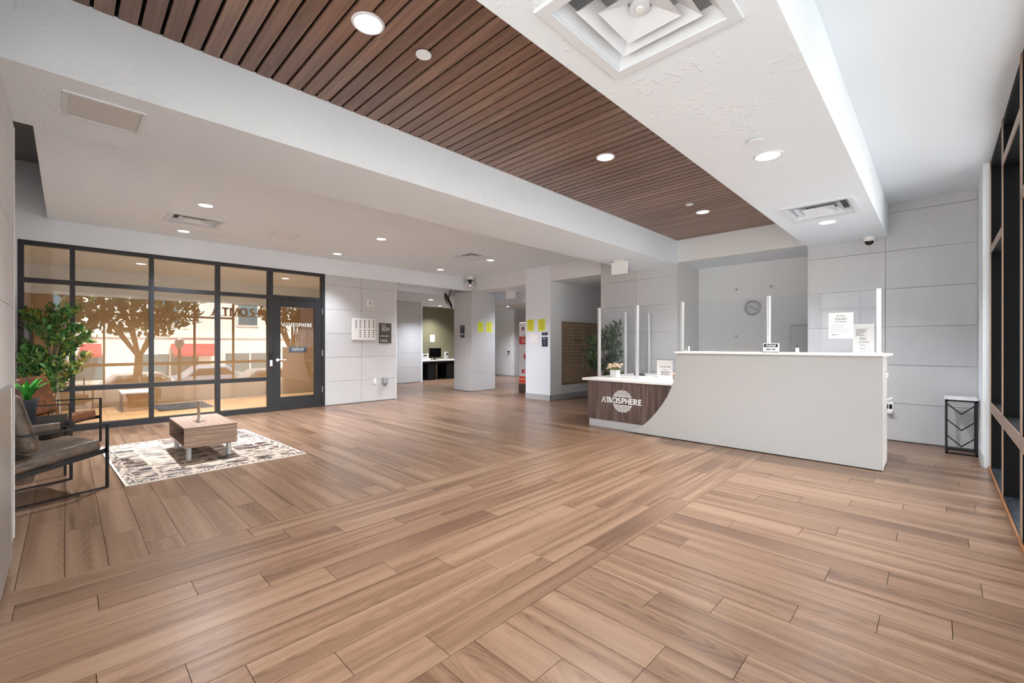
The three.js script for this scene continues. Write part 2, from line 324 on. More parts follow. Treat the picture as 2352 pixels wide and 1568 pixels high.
// ---------------------------------------------------------------- ceilings
const slabTop = struct('ceiling_slab', 'structural slab over the lobby', 'ceiling', [6, 7, 3.9]);
part(slabTop, 'slab', [bx(-3.2, 15.3, -0.75, 15.4, 3.9, 4.2), bx(-3.2, 15.3, -0.75, -0.52, 3.25, 3.9), bx(-3.2, -0.74, 9.2, 9.45, 0, 3.9)], std({ color: 0x8d8d8d, roughness: 0.9 }));
const VENTS = { r1: [1.43, 2.10, 0.62, 1.26], r2: [5.37, 6.09, 0.60, 1.24], l1: [0.98, 1.65, 7.53, 8.13], l2: [5.56, 6.16, 6.58, 7.2] };
const grow = (h, k) => [h[0] + k, h[1] - k, h[2] + k, h[3] - k];
const cLounge = struct('ceiling', 'white lounge ceiling between the beam and the storefront', 'ceiling', [4, 6.8, 3.12]);
part(cLounge, 'ceiling_face', slab(-0.18, A2, 4.32, B0, 3.125, 3.2, [grow(VENTS.l1, 0.03), grow(VENTS.l2, 0.03)]), mPaint);
part(cLounge, 'edge_lining', bx(-0.2, -0.18, 4.32, B0, 3.125, 3.9), mPaintFlat);
const beamL = struct('ceiling_beam', 'wide white dropped beam along the slatted ceiling, lounge side', 'beam', [4, 3.86, 2.76]);
part(beamL, 'beam_face', bx(-0.75, A2, 3.40, 4.32, 2.76, 3.9), mPaint);
const beamR = struct('ceiling_beam', 'wide white dropped beam along the slatted ceiling, window side', 'beam', [4, 0.95, 2.76]);
part(beamR, 'soffit', slab(-1.65, A2, 0.49, 1.40, 2.76, 2.84, [grow(VENTS.r1, 0.03), grow(VENTS.r2, 0.03)]), mPaint);
part(beamR, 'fascia', [bx(-1.65, A2, 0.49, 0.51, 2.84, 3.9), bx(-1.65, A2, 1.38, 1.40, 2.84, 3.9)], mPaintFlat);
const cStrip = struct('ceiling', 'high white ceiling strip along the windows', 'ceiling', [3, 0, 3.21]);
part(cStrip, 'ceiling_face', bx(-1.7, A2, -0.62, 0.50, 3.21, 3.35), mPaintFlat);
const cSlat = struct('ceiling_slats', 'dark walnut slatted ceiling between the two white beams', 'ceiling', [4, 2.4, 3.19]);
part(cSlat, 'black_backing', bx(-1.65, A2, 1.40, 3.40, 3.27, 3.4), mBlack);
part(cSlat, 'carrier', [0.6, 1.8, 3.0, 4.2, 5.4, 6.6, 7.5].map(a => bx(a - 0.9, a - 0.86, 1.4, 3.4, 3.235, 3.27)).concat([1.75, 2.4, 3.1].map(b => bx(-1.6, A2, b - 0.02, b + 0.02, 3.215, 3.25))), mBlack);
part(cSlat, 'dark_end_strip', bx(-1.65, A2, 3.385, 3.40, 3.196, 3.27), mBlack); part(cSlat, 'dark_end_strip', bx(-1.65, A2, 1.40, 1.415, 3.196, 3.27), mBlack);  // black strips added to darken the lit gaps at the slat ends
const SP = 0.1023;
for (let k = -16; k < 77; k++) { const a0 = 0.104 + SP * k; if (a0 + 0.084 > A2) break; part(cSlat, numbered('slat'), bx(a0, a0 + 0.084, 1.40, 3.40, 3.19, 3.215, 0, true), mSlat[Math.floor(rnd() * 3)]); }

// ---------------------------------------------------------------- storefront with door
const win1 = struct('window_1', 'black-framed interior storefront glazing with ten panes', 'window', [1.2, B0, 0]);
const FX = [[-0.485, -0.43], [0.025, 0.082], [0.942, 1.0], [1.862, 1.928], [2.713, 2.798], [3.735, 3.795]];
FX.forEach(([l, r]) => part(win1, numbered('mullion'), bx(l, r, B0 - 0.015, B0 + 0.1, 0, 2.785), mFrame));
const ZB = [[0.0, 0.095], [0.60, 0.67], [2.19, 2.255], [2.725, 2.785]];
for (let i = 0; i < 5; i++) ZB.forEach(([z0, z1], k) => { if (i === 4 && k < 2) return; part(win1, numbered('rail'), bx(FX[i][1], FX[i + 1][0], B0 - 0.01, B0 + 0.095, i === 4 && k === 2 ? 2.195 : z0, i === 4 && k === 2 ? 2.27 : z1), mFrame); });
function pane(parent, dir, c0, c1, z0, z1, p, mat = mGlass) {
  const g = new THREE.PlaneGeometry(c1 - c0, z1 - z0); if (dir === 'A') g.rotateY(-Math.PI / 2);
  g.translate(dir === 'A' ? p : (c0 + c1) / 2, (z0 + z1) / 2, dir === 'A' ? -(c0 + c1) / 2 : -p);
  return part(parent, numbered('pane'), g, mat);
}
for (let i = 0; i < 5; i++) for (let k = 0; k < 3; k++) { if (i === 4 && k < 2) continue; pane(win1, 'B', FX[i][1], FX[i + 1][0], k === 2 && i === 4 ? 2.27 : ZB[k][1], ZB[k + 1][0], B0 + 0.045); }
const door = struct('door_1', 'black-framed glass door with white lettering and lever handle', 'door', [3.27, B0, 0]);
part(door, 'stile', bx(2.80, 2.935, B0 - 0.005, B0 + 0.045, 0.01, 2.19, 0.004), mFrame);
part(door, 'stile', bx(3.585, 3.733, B0 - 0.005, B0 + 0.045, 0.01, 2.19, 0.004), mFrame);
part(door, 'top_rail', bx(2.935, 3.585, B0 - 0.004, B0 + 0.044, 2.045, 2.19, 0.004), mFrame);
part(door, 'bottom_rail', bx(2.935, 3.585, B0 - 0.004, B0 + 0.044, 0.01, 0.265, 0.004), mFrame);
pane(door, 'B', 2.935, 3.585, 0.265, 2.045, B0 + 0.02).name = 'door_pane';
for (const z of [0.3, 1.06, 1.93]) part(door, 'hinge', rod(V(3.742, B0 - 0.02, z), V(3.742, B0 - 0.02, z + 0.13), 0.011), mSteel);
{ const h = part(door, 'lever_handle', [rod(V(2.875, B0 - 0.006, 1.0), V(2.875, B0 - 0.03, 1.0), 0.032, 0.03, 20), rod(V(2.875, B0 - 0.03, 1.0), V(2.875, B0 - 0.065, 1.0), 0.012), rod(V(2.872, B0 - 0.06, 1.0), V(3.02, B0 - 0.06, 0.995), 0.011, 0.009)], mChrome); part(h, 'lock_cylinder', rod(V(2.875, B0 - 0.03, 1.0), V(2.875, B0 - 0.036, 1.0), 0.014, 0.014, 14), mBlackMetal); }
{ const t = new TextGeometry('ATMOSPHERE', { font, size: 0.075, depth: 0.002, curveSegments: 3 }); t.computeBoundingBox(); const w = t.boundingBox.max.x; t.scale(0.56 / w, 1, 1); t.translate(2.98, 1.66, -(B0 + 0.018)); part(door, 'vinyl_lettering', t, mPlastic, 'white vinyl letters'); }
{
  const g = thing('open_sign', 'dark blue OPEN sign hanging inside the door glass', 'sign', [3.26, B0 + 0.03, 1.12]);
  part(g, 'sign_board', bx(3.1, 3.44, B0 + 0.028, B0 + 0.034, 1.14, 1.26, 0.002), std({ color: 0x2d3a4c, roughness: 0.5 }));
  const [q, m] = face('B', 3.11, 3.43, 1.15, 1.25, B0 + 0.0275, canvasTex(256, 80, (x, w, h) => { x.fillStyle = '#33455c'; x.fillRect(0, 0, w, h); x.fillStyle = '#e8eef2'; x.font = 'bold 66px serif'; x.textAlign = 'center'; x.fillText('OPEN', w / 2, 63); }));
  part(g, 'printed_face', q, m);
}
{
  const g = thing('card_reader', 'small black card reader on the door mullion', 'card reader', [2.76, B0, 0.9]);
  part(g, 'reader_body', bx(2.725, 2.79, B0 - 0.04, B0 - 0.015, 1.02, 1.13, 0.008), mBlackMetal);
  part(g, 'strike_plate', bx(2.735, 2.785, B0 - 0.03, B0 - 0.015, 0.88, 1.0, 0.006), mChrome);
}
for (const [b0, b1] of [[-0.26, 0.55], [0.59, 1.41], [1.45, 2.26]]) for (const [z0, z1] of [[0.09, 2.2], [2.27, 2.98]]) pane(addedWin3, 'A', b0, b1, z0, z1, -1.71);
// vestibule beyond the storefront
const mTan = std({ color: 0xb08f66, roughness: 0.75 });
const vest = struct('wall_vestibule', 'tan walls of the entry vestibule behind the storefront', 'wall', [1.5, 12, 0]);
part(vest, 'back_wall', bx(-3.2, 5.36, 12.6, 12.75, -0.02, 3.2), mTan);
part(vest, 'end_wall', [bx(-3.2, -3.0, 9.4, 12.7, -0.02, 3.2), bx(5.2, 5.35, 9.45, 12.7, -0.02, 3.2)], std({ color: 0xc9bfa9, roughness: 0.75 }));
part(vest, 'ceiling', bx(-3.2, 5.3, 9.45, 12.75, 2.86, 3.2), std({ color: 0xe4ecf6, roughness: 0.8 }));
part(vest, 'upper_band', bx(-3.0, 5.2, 12.56, 12.6, 2.3, 2.86), std({ color: 0xe0e4e6, roughness: 0.75 }));
const vfloor = struct('floor_vestibule', 'tan square tile floor of the entry vestibule', 'floor', [1.5, 11, 0]);
part(vfloor, 'tile_bed', bx(-3.2, 5.36, B0 + 0.1, 12.75, -0.2, -0.006), std({ color: 0x7a6244, roughness: 0.9 }));
{ const tm = [0xc79d6a, 0xbf955f, 0xcda473].map(c => std({ color: c, roughness: 0.3 })); for (let i = 0; i < 14; i++) for (let j = 0; j < 6; j++) { const a0 = -3.0 + 0.585 * i, b0 = B0 + 0.11 + 0.585 * j; if (b0 + 0.5 > 12.65) continue; part(vfloor, numbered('tile'), bx(a0, Math.min(a0 + 0.58, 5.2), b0, Math.min(b0 + 0.58, 12.6), -0.012, 0), tm[Math.floor(rnd() * 3)]); } }
{
  const m = thing('door_mat', 'dark grey ribbed mat on the vestibule tiles', 'mat', [1.7, 11.2, 0]);
  part(m, 'mat_pad', bx(1.25, 2.15, 10.8, 12.0, 0.001, 0.012, 0.004), std({ color: 0x2c2e30, roughness: 0.95 }));
  part(m, 'rib', Array.from({ length: 14 }, (_, i) => bx(1.29, 2.11, 10.85 + 0.08 * i, 10.89 + 0.08 * i, 0.012, 0.016)), std({ color: 0x3a3d40, roughness: 0.95 }));
  const w = thing('display_plinth', 'low white and tan plinth standing beside the vestibule mat', 'plinth', [0.95, 11.6, 0]);
  part(w, 'plinth_body', bx(0.75, 1.2, 11.2, 12.0, 0, 0.34, 0.01), mTan);
  part(w, 'plinth_top', bx(0.73, 1.22, 11.18, 12.02, 0.34, 0.37, 0.005), mPlastic);
  const c = thing('carton', 'brown cardboard carton in the vestibule left of the plinth', 'box', [-0.4, 11.2, 0]);
  const kb = std({ color: 0xb98a55, roughness: 0.85 });
  part(c, 'carton_body', bx(-0.55, -0.1, 10.9, 11.4, 0, 0.42, 0.004), kb);
  part(c, 'tape', bx(-0.56, -0.09, 11.12, 11.18, 0.3, 0.424), std({ color: 0xd7b98a, roughness: 0.4 }));
  const cab = thing('dark_reflection_box', 'tall black box added in the vestibule for a dark reflection behind the ficus', 'cabinet', [-0.9, 11.5, 0]);  // made-up black cabinet, stands in for a dark reflection in the glass
  part(cab, 'cabinet_body', bx(-1.25, -0.45, 11.7, 12.5, 0, 1.95, 0.01), mDark);
  part(cab, 'cabinet_door', bx(-1.22, -0.86, 11.685, 11.7, 0.05, 1.9, 0.004), mBlackMetal); part(cab, 'cabinet_door', bx(-0.84, -0.48, 11.685, 11.7, 0.05, 1.9, 0.004), mBlackMetal);
  part(cab, 'handle', [rod(V(-0.88, 11.67, 0.9), V(-0.88, 11.67, 1.1), 0.008), rod(V(-0.82, 11.67, 0.9), V(-0.82, 11.67, 1.1), 0.008)], mChrome);
}

// ---------------------------------------------------------------- curtain wall on the street side
const win2 = struct('window_2', 'tall street window wall with deep black frames and tan edges', 'window', [4, -0.45, 0]);
const CWM = [-1.55, -0.36, 0.82, 2.0, 3.19, 4.39, 5.56, 6.75], CB = -0.39;
const cwz = i => i === 5 ? 2.84 : 2.28;
CWM.forEach((a, i) => {
  const m = part(win2, numbered('mullion'), bx(a - 0.022, a + 0.022, CB - 0.155, CB - 0.004, -0.1, 3.21), mFin);
  part(m, 'edge_cap', bx(a - 0.024, a + 0.024, CB - 0.004, CB + 0.004, -0.02, 3.21), mFrameTan);
});
for (let i = 0; i + 1 < CWM.length; i++) {
  const l = CWM[i] + 0.024, r = CWM[i + 1] - 0.024, zt = cwz(i);
  for (const [z0, z1] of [[0.605, 0.695], [zt - 0.03, zt + 0.03], [3.14, 3.21]]) { const m = part(win2, numbered('transom'), bx(l, r, CB - 0.15, CB - 0.004, z0, z1), mFin); if (z0 < 3) part(m, 'edge_cap', bx(l, r, CB - 0.004, CB + 0.003, z0 - 0.004, z1 + 0.004), mFrameTan); }
  part(win2, numbered('sill'), bx(l, r, CB - 0.3, CB - 0.003, -0.12, 0.02), mGranite, 'speckled dark granite sill');
  for (const [z0, z1] of [[0.02, 0.605], [0.695, zt - 0.03], [zt + 0.03, 3.14]]) pane(win2, 'B', l, r, z0, z1, CB - 0.13);
}
part(win2, 'floor_strip', bx(-1.6, 6.75, CB + 0.004, -0.372, -0.02, 0.03), std({ color: 0x7a4f2c, roughness: 0.4 }));
// sign letters outside, read from the street
{
  const g = thing('sign_letters', 'black ATMOSPHERE letters mounted outside across the street windows', 'sign', [5.2, -0.75, 2.35]);
  [...'ATMOSPHERE'].forEach((c, i) => { const t = new TextGeometry(c, { font, size: 0.31, depth: 0.03, curveSegments: 4 }); t.computeBoundingBox(); t.translate(3.9 + 0.303 * i - (t.boundingBox.max.x + t.boundingBox.min.x) / 2, 2.40, 0.75); part(g, 'letter', t, mDark); });
  part(g, 'mounting_rail', bx(3.7, 6.85, -0.74, -0.71, 2.38, 2.40), mDark);
}

// ---------------------------------------------------------------- ceiling fittings
function downlight(a, b, z, r, lens, label, group, power = DOWNLIGHT, cone = 1.08) {
  const g = thing('downlight', label, 'light', [a, b, z], { group });
  const ring = new THREE.LatheGeometry([[r * 0.82, 0.012], [r * 0.86, -0.004], [r * 0.95, -0.008], [r * 1.05, -0.004], [r * 1.08, 0.002]].map(p => new THREE.Vector2(...p)), 36); ring.translate(a, z, -b);
  part(g, 'trim_ring', ring, mMetalPaint);
  part(g, 'lamp_lens', cyl(a, b, z - 0.003, z + 0.012, r * 0.83, r * 0.83, 36), lens);
  const L = new THREE.SpotLight(lens === lensWarm ? 0xfbf8f4 : 0xf2f6ff, power, 0, cone, 1, 2);
  L.position.set(0, -0.02, 0); L.target.position.set(0, -2, 0); L.castShadow = true; L.shadow.radius = 4; g.add(L, L.target);
}
for (const [a, b, l] of [[1.24, 2.4, 'beside the large vent'], [3.8, 2.4, 'midway along the slats'], [6.34, 2.4, 'at the reception end']]) downlight(a, b, 3.19, 0.088, lensWarm, `glowing round downlight set into the walnut slats, ${l}`, 'slat ceiling downlights');
for (const [a, b, l] of [[3.79, 0.94, 'midway between the two vents'], [6.34, 0.945, 'beside the vent at the reception end']]) downlight(a, b, 2.76, 0.095, lensWhite, `glowing downlight in the window-side white beam, ${l}`, 'window beam downlights', DOWNLIGHT * 0.6);
for (const [a, b, l, w, k] of [[1.27, 6.87, 'on the beam side of the vent over the coffee table', 1.9, 1.1], [1.31, 8.68, 'between the coffee table vent and the storefront', 1.4, 0.85], [3.8, 6.88, 'halfway along the beam-side row', 1.6, 1.05], [3.8, 8.64, 'above the glass door', 0.65, 0.8], [6.4, 6.92, 'touching the vent by the corner camera', 1.0, 0.9], [6.35, 8.65, 'over the left opening, near the corner camera', 1.3, 0.85]]) downlight(a, b, 3.125, 0.09, lensWhite, `glowing lounge ceiling downlight ${l}`, 'lounge downlights', DOWNLIGHT * w, k);
downlight(8.28, 11.8, 2.76, 0.09, lensWhite, 'glowing downlight beyond the opening by the computer corner', 'passage downlights');
downlight(11.8, 11.8, 2.76, 0.09, lensWhite, 'glowing downlight deep in the passage behind the column');
downlight(9.3, 8.2, 3.0, 0.09, lensWhite, 'added downlight in the passage ceiling behind the hanging exit sign, brightens the column');  // unseen lamp added to brighten the column face
downlight(9.8, 13.4, 2.76, 0.08, lensWarm, 'warm downlight over the computer counter');
downlight(1.0, 11.0, 2.86, 0.09, lensWarm, 'warm downlight in the vestibule ceiling, window end', 'vestibule downlights');
downlight(3.6, 11.0, 2.86, 0.09, lensWarm, 'warm downlight in the vestibule ceiling, door end', 'vestibule downlights');
function disc(a, b, z, r, label, group) {
  const g = thing('sprinkler_cover', label, 'sprinkler', [a, b, z], { group });
  part(g, 'cover_plate', cyl(a, b, z - 0.012, z - 0.006, r, r, 28), mPaintFlat); part(g, 'stem', cyl(a, b, z - 0.008, z + 0.004, r * 0.55, r * 0.55, 16), mSteel);
}
for (const [a, b, l] of [[1.62, 2.39, 'beside the large vent'], [5.85, 2.39, 'at the reception end']]) disc(a, b, 3.19, 0.05, `white disc sprinkler cover on the walnut slats, ${l}`, 'slat ceiling sprinklers');
disc(3.445, 0.94, 2.76, 0.05, 'white disc sprinkler cover on the window-side beam'); disc(6.7, 0.946, 2.76, 0.045, 'sprinkler cover on the window-side beam near the security camera');
for (const [a, b, l] of [[1.77, 8.66, 'above the storefront glass'], [5.99, 8.66, 'above the left opening']]) disc(a, b, 3.125, 0.045, `small sprinkler cover in the lounge ceiling ${l}`, 'lounge sprinklers');
disc(8.3, 2.5, 2.80, 0.045, 'sprinkler cover in the niche soffit above the wall clock'); disc(6.85, 4.06, 2.76, 0.045, 'sprinkler cover on the beam next to the hanging exit sign'); disc(8.6, 5.6, 2.765, 0.045, 'sprinkler cover in the mail alcove soffit');
function vent([a0, a1, b0, b1], z, label) {
  const ca = (a0 + a1) / 2, cb = (b0 + b1) / 2, s = (a1 - a0) / 2, g = thing('ceiling_vent', label, 'vent', [ca, cb, z]);
  const fr = new THREE.Shape([[-s, -s], [s, -s], [s, s], [-s, s]].map(p => new THREE.Vector2(...p))), t = s - 0.05; fr.holes.push(new THREE.Path([[-t, -t], [-t, t], [t, t], [t, -t]].map(p => new THREE.Vector2(...p))));
  const fg = new THREE.ExtrudeGeometry(fr, { depth: 0.008, bevelEnabled: true, bevelSize: 0.004, bevelThickness: 0.004, bevelSegments: 2 }); fg.rotateX(-Math.PI / 2); fg.scale(1, 1, (b1 - b0) / (a1 - a0)); fg.translate(ca, z - 0.01, -cb);
  part(g, 'frame', fg, mMetalPaint);
  const k = (b1 - b0) / (a1 - a0);
  const cone = (h0, h1, y0, y1, open) => { const c = new THREE.CylinderGeometry(h1 * Math.SQRT2, h0 * Math.SQRT2, y1 - y0, 4, 1, open); c.rotateY(Math.PI / 4); const nf = c.toNonIndexed(); nf.computeVertexNormals(); nf.scale(1, 1, k); nf.translate(ca, z + (y0 + y1) / 2, -cb); return nf; };
  part(g, 'louver_cone', cone(s - 0.045, s - 0.10, -0.004, 0.045, true), mMetalPaint);
  part(g, 'louver_cone', cone(s - 0.13, s - 0.21, -0.004, 0.05, true), mMetalPaint);
  part(g, 'center_plate', cone(s - 0.20, 0.04, -0.006, 0.035, true), mMetalPaint);
  part(g, 'damper_cap', cyl(ca, cb, z + 0.02, z + 0.04, 0.045, 0.045, 8), mMetalPaint);
  part(g, 'screw', cyl(ca, cb, z + 0.012, z + 0.024, 0.016, 0.016, 12), mPlastic);
  const e = [a0 + 0.03, a1 - 0.03, b0 + 0.03, b1 - 0.03], d = 0.03;
  part(g, 'duct_box', [bx(e[0] - d, e[0], e[2] - d, e[3] + d, z + 0.085, z + 0.25), bx(e[1], e[1] + d, e[2] - d, e[3] + d, z + 0.085, z + 0.25), bx(e[0], e[1], e[2] - d, e[2], z + 0.085, z + 0.25), bx(e[0], e[1], e[3], e[3] + d, z + 0.085, z + 0.25), bx(e[0], e[1], e[2], e[3], z + 0.22, z + 0.25)], std({ color: 0xd2d4d6, roughness: 0.5 }));
}
vent(VENTS.r1, 2.76, 'large square white ceiling vent in the window-side beam, nearest the entry'); vent(VENTS.r2, 2.76, 'square louvred ceiling vent in the beam close to the end wall');
vent(VENTS.l1, 3.125, 'square ceiling vent in the lounge over the coffee table'); vent(VENTS.l2, 3.125, 'square ceiling vent near the corner security camera');
{
  const g = thing('access_panel', 'rectangular access hatch in the underside of the lounge-side beam', 'hatch', [0.17, 3.77, 2.76]);
  part(g, 'frame', [bx(-0.02, 0.355, 3.58, 3.60, 2.752, 2.762), bx(-0.02, 0.355, 3.945, 3.965, 2.752, 2.762), bx(-0.02, 0.0, 3.6, 3.945, 2.752, 2.762), bx(0.335, 0.355, 3.6, 3.945, 2.752, 2.762)], mMetalPaint);
  part(g, 'hatch_door', bx(0.006, 0.329, 3.606, 3.939, 2.756, 2.762), std({ color: 0xcfcfd0, roughness: 0.5 }));
  const h = thing('access_panel', 'small flush access hatch in the lounge ceiling', 'hatch', [2.55, 7.8, 3.125]);
  part(h, 'frame', [bx(2.36, 2.75, 7.62, 7.635, 3.119, 3.127), bx(2.36, 2.75, 7.985, 8.0, 3.119, 3.127), bx(2.36, 2.375, 7.635, 7.985, 3.119, 3.127), bx(2.735, 2.75, 7.635, 7.985, 3.119, 3.127)], mMetalPaint);
  part(h, 'hatch_door', bx(2.38, 2.73, 7.64, 7.98, 3.122, 3.127), mPaintFlat); part(h, 'latch', cyl(2.66, 7.7, 3.118, 3.124, 0.008), mSteel);
}
function exitSign(a, b, z, w, turnA, label, top) {
  const g = thing('exit_sign', label, 'exit sign', [a, b, z]);
  const bb = turnA ? bx(a - 0.025, a + 0.025, b - w / 2, b + w / 2, z - 0.24, z - 0.03, 0.008) : bx(a - w / 2, a + w / 2, b - 0.025, b + 0.025, z - 0.24, z - 0.03, 0.008);
  part(g, 'housing', bb, mPlastic); part(g, 'canopy', bx(a - 0.04, a + 0.04, b - 0.09, b + 0.09, z - 0.03, z, 0.006), mPlastic);
  if (top) part(g, 'stem', cyl(a, b, z, top, 0.012, 0.012, 10), mPlastic);
}
exitSign(6.70, 3.95, 2.76, 0.30, true, 'blank white back of an exit sign hung under the lounge-side beam');
exitSign(8.46, 8.33, 2.79, 0.34, true, 'white exit sign hanging in the passage beside the column', 3.0);
{
  const g = thing('security_camera', 'white dome security camera with black lens under the window-side beam', 'camera', [7.62, 0.67, 2.76]);
  part(g, 'base', cyl(7.62, 0.67, 2.70, 2.758, 0.058, 0.068), mPlastic);
  const d = new THREE.SphereGeometry(0.05, 24, 12, 0, Math.PI * 2, Math.PI / 2, Math.PI / 2); d.translate(7.62, 2.70, -0.67); part(g, 'dome', d, std({ color: 0x0a0a0c, roughness: 0.08 }));
  const h = thing('security_camera', 'round white corner camera on the bulkhead above the column', 'camera', [7.65, 9.08, 3.0]);
  part(h, 'base', [cyl(7.62, 9.05, 3.05, 3.125, 0.085, 0.09)], mPlastic);
  const e = new THREE.SphereGeometry(0.058, 20, 12); e.translate(7.62, 3.03, -9.05); part(h, 'dome', e, std({ color: 0x08080a, roughness: 0.08 }));
  const k = new THREE.SphereGeometry(0.115, 28, 18); k.translate(7.68, 2.90, -9.12); part(h, 'wall_mirror', k, mChrome);
  part(h, 'mirror_ring', (() => { const t = new THREE.TorusGeometry(0.11, 0.014, 10, 32); t.rotateY(-Math.PI / 4); t.translate(7.63, 2.9, -9.07); return t; })(), mPlastic);
}

// ---------------------------------------------------------------- reception desk
{
  const g = thing('reception_counter', 'tall white reception counter front with a swooping curved edge', 'counter', [6.0, 1.5, 0]);
  const s = new THREE.Shape(); s.moveTo(0.405, 0.012); s.lineTo(3.335, 0.012);
  new THREE.SplineCurve([[3.335, 0.012], [3.10, 0.10], [2.90, 0.28], [2.705, 0.55], [2.6, 0.80], [2.558, 1.07], [2.545, 1.178]].map(p => new THREE.Vector2(...p))).getPoints(40).forEach(p => s.lineTo(p.x, p.y));
  s.lineTo(0.405, 1.178);
  const fg = new THREE.ExtrudeGeometry(s, { depth: 0.045, bevelEnabled: true, bevelSize: 0.003, bevelThickness: 0.003, bevelSegments: 2 });
  fg.rotateY(Math.PI / 2); metreUV(fg); fg.translate(5.83, 0, 0);
  part(g, 'front_panel', fg, mLaminate);
  part(g, 'side_panel', bx(5.88, 6.36, 0.405, 0.435, 0.012, 1.178, 0.003), mLaminate);
  part(g, 'counter_top', bx(5.80, 6.42, 0.36, 2.575, 1.18, 1.203, 0.004), mPlastic);
  part(g, 'kick_shadow_strip', bx(5.84, 5.875, 0.42, 3.2, 0.0, 0.012), mBlack);  // black strip painted as the shadow line under the front panel
  part(g, 'rear_shelf', [bx(5.88, 6.34, 0.44, 2.52, 0.86, 0.885), bx(6.32, 6.36, 0.435, 2.52, 0.70, 1.178)], mLaminate);
  part(g, 'work_top', bx(5.88, 6.75, 0.44, 2.6, 0.70, 0.73, 0.004), std({ color: 0x3b3d42, roughness: 0.5 }));
  part(g, 'inner_end', bx(5.88, 6.36, 2.50, 2.535, 0.73, 1.178), mLaminate);
  for (const q of [rod(V(6.2, 0.403, 0.70), V(6.2, 0.35, 0.73), 0.008), rod(V(6.2, 0.405, 0.98), V(6.2, 0.385, 0.98), 0.014), rod(V(6.2, 0.405, 0.95), V(6.2, 0.388, 0.95), 0.011)]) part(g, 'side_hook', q, mPlastic);
}
{
  const g = thing('reception_desk', 'low dark striped-wood reception desk with white top and round logo', 'desk', [6.4, 3.3, 0]);
  const zg = bx(5.90, 5.93, 2.62, 4.06, 0.118, 0.718); { const P = zg.attributes.position, U = zg.attributes.uv; for (let i = 0; i < P.count; i++) U.setXY(i, P.getZ(i) / 1.4, P.getY(i)); }
  part(g, 'wood_front', zg, mZebra);
  const ze = bx(5.93, 7.6, 4.03, 4.06, 0.118, 0.718); { const P = ze.attributes.position, U = ze.attributes.uv; for (let i = 0; i < P.count; i++) U.setXY(i, P.getX(i) / 1.4, P.getY(i)); }
  part(g, 'wood_side', ze, mZebra);
  part(g, 'plinth', [bx(5.905, 5.93, 2.62, 4.035, 0, 0.118, 0.003), bx(5.93, 7.6, 4.01, 4.03, 0, 0.118)], mBase);
  part(g, 'desk_top', [bx(5.882, 6.75, 2.62, 4.16, 0.725, 0.76, 0.005), bx(6.75, 7.75, 3.45, 4.16, 0.725, 0.76, 0.005)], mPlastic);
  part(g, 'drawer_stack', bx(6.4, 6.72, 2.7, 3.1, 0.02, 0.72, 0.006), mBase);
  // logo
  const lg = (c, i) => {
    if (c === 'A' && i === 0) return [bar(V(5.896, 3.785, 0.40), V(5.896, 3.755, 0.485), 0.006, 0.014), bar(V(5.896, 3.755, 0.485), V(5.896, 3.725, 0.40), 0.006, 0.014)];
    const t = new TextGeometry(c, { font, size: 0.088, depth: 0.006, curveSegments: 4 }); t.computeBoundingBox(); t.translate(-(t.boundingBox.max.x + t.boundingBox.min.x) / 2, 0, 0); t.rotateY(-Math.PI / 2); t.translate(5.898, 0.40, -(3.755 - 0.0685 * i)); return [t];
  };
  const mLogo = std({ color: 0xf2f3f5, roughness: 0.3 });
  [...'ATMOSPHERE'].forEach((c, i) => part(g, 'logo_letter', lg(c, i), mLogo));
  const dots = []; const R = 0.172, n = 26;
  for (let i = -n; i <= n; i++) for (let j = -n; j <= n; j++) { const y = i * 0.0132 / 1.0, z = j * 0.0132; if (Math.hypot(y, z) > R || (z > -0.058 && z < 0.07)) continue; dots.push(bx(5.895, 5.9, 3.43 + y - 0.0042, 3.43 + y + 0.0042, 0.437 + z - 0.0042, 0.437 + z + 0.0042)); }
  for (const z of [0.072, -0.062]) dots.push(bx(5.894, 5.9, 3.43 - 0.155, 3.43 + 0.155, 0.437 + z - 0.005, 0.437 + z + 0.005));
  part(g, 'logo_disc', dots, mLogo, 'round silver emblem of small squares').userData.kind = 'stuff';
}
{
  const S = 6.30, ZT = 1.92;
  const g = thing('sneeze_guard', 'clear acrylic screen on aluminium posts along the front of the desk', 'screen', [S, 2.3, 0.76]);
  for (const [b, z] of [[4.10, 0.761], [3.40, 0.761], [2.68, 1.204], [1.555, 1.204], [0.47, 1.204]]) { const p = part(g, 'post', bx(S - 0.025, S + 0.025, b - 0.02, b + 0.02, z, ZT, 0.004), mAlu); part(p, 'foot_plate', bx(S - 0.04, S + 0.04, b - 0.035, b + 0.035, z - 0.0005, z + 0.006), mAlu); }
  pane(g, 'A', 3.42, 4.08, 0.83, ZT - 0.01, S, mAcrylic); pane(g, 'A', 2.70, 3.38, 0.83, ZT - 0.01, S, mAcrylic); pane(g, 'A', 1.575, 2.66, 1.24, ZT - 0.01, S, mAcrylic); pane(g, 'A', 0.49, 1.535, 1.24, ZT - 0.01, S, mAcrylic);
  const h = thing('sneeze_guard', 'clear acrylic side screen on thin posts between desk and end wall', 'screen', [7, 4.08, 0.76]);
  for (const [a, b] of [[7.13, 4.08], [7.72, 3.92]]) part(h, 'post', bx(a - 0.018, a + 0.018, b - 0.018, b + 0.018, 0.7605, ZT - 0.02, 0.004), mAlu);
  pane(h, 'B', 6.33, 7.11, 0.83, ZT - 0.02, 4.08, mAcrylic); pane(h, 'B', 7.15, 7.70, 0.83, ZT - 0.02, 4.02, mAcrylic);
}
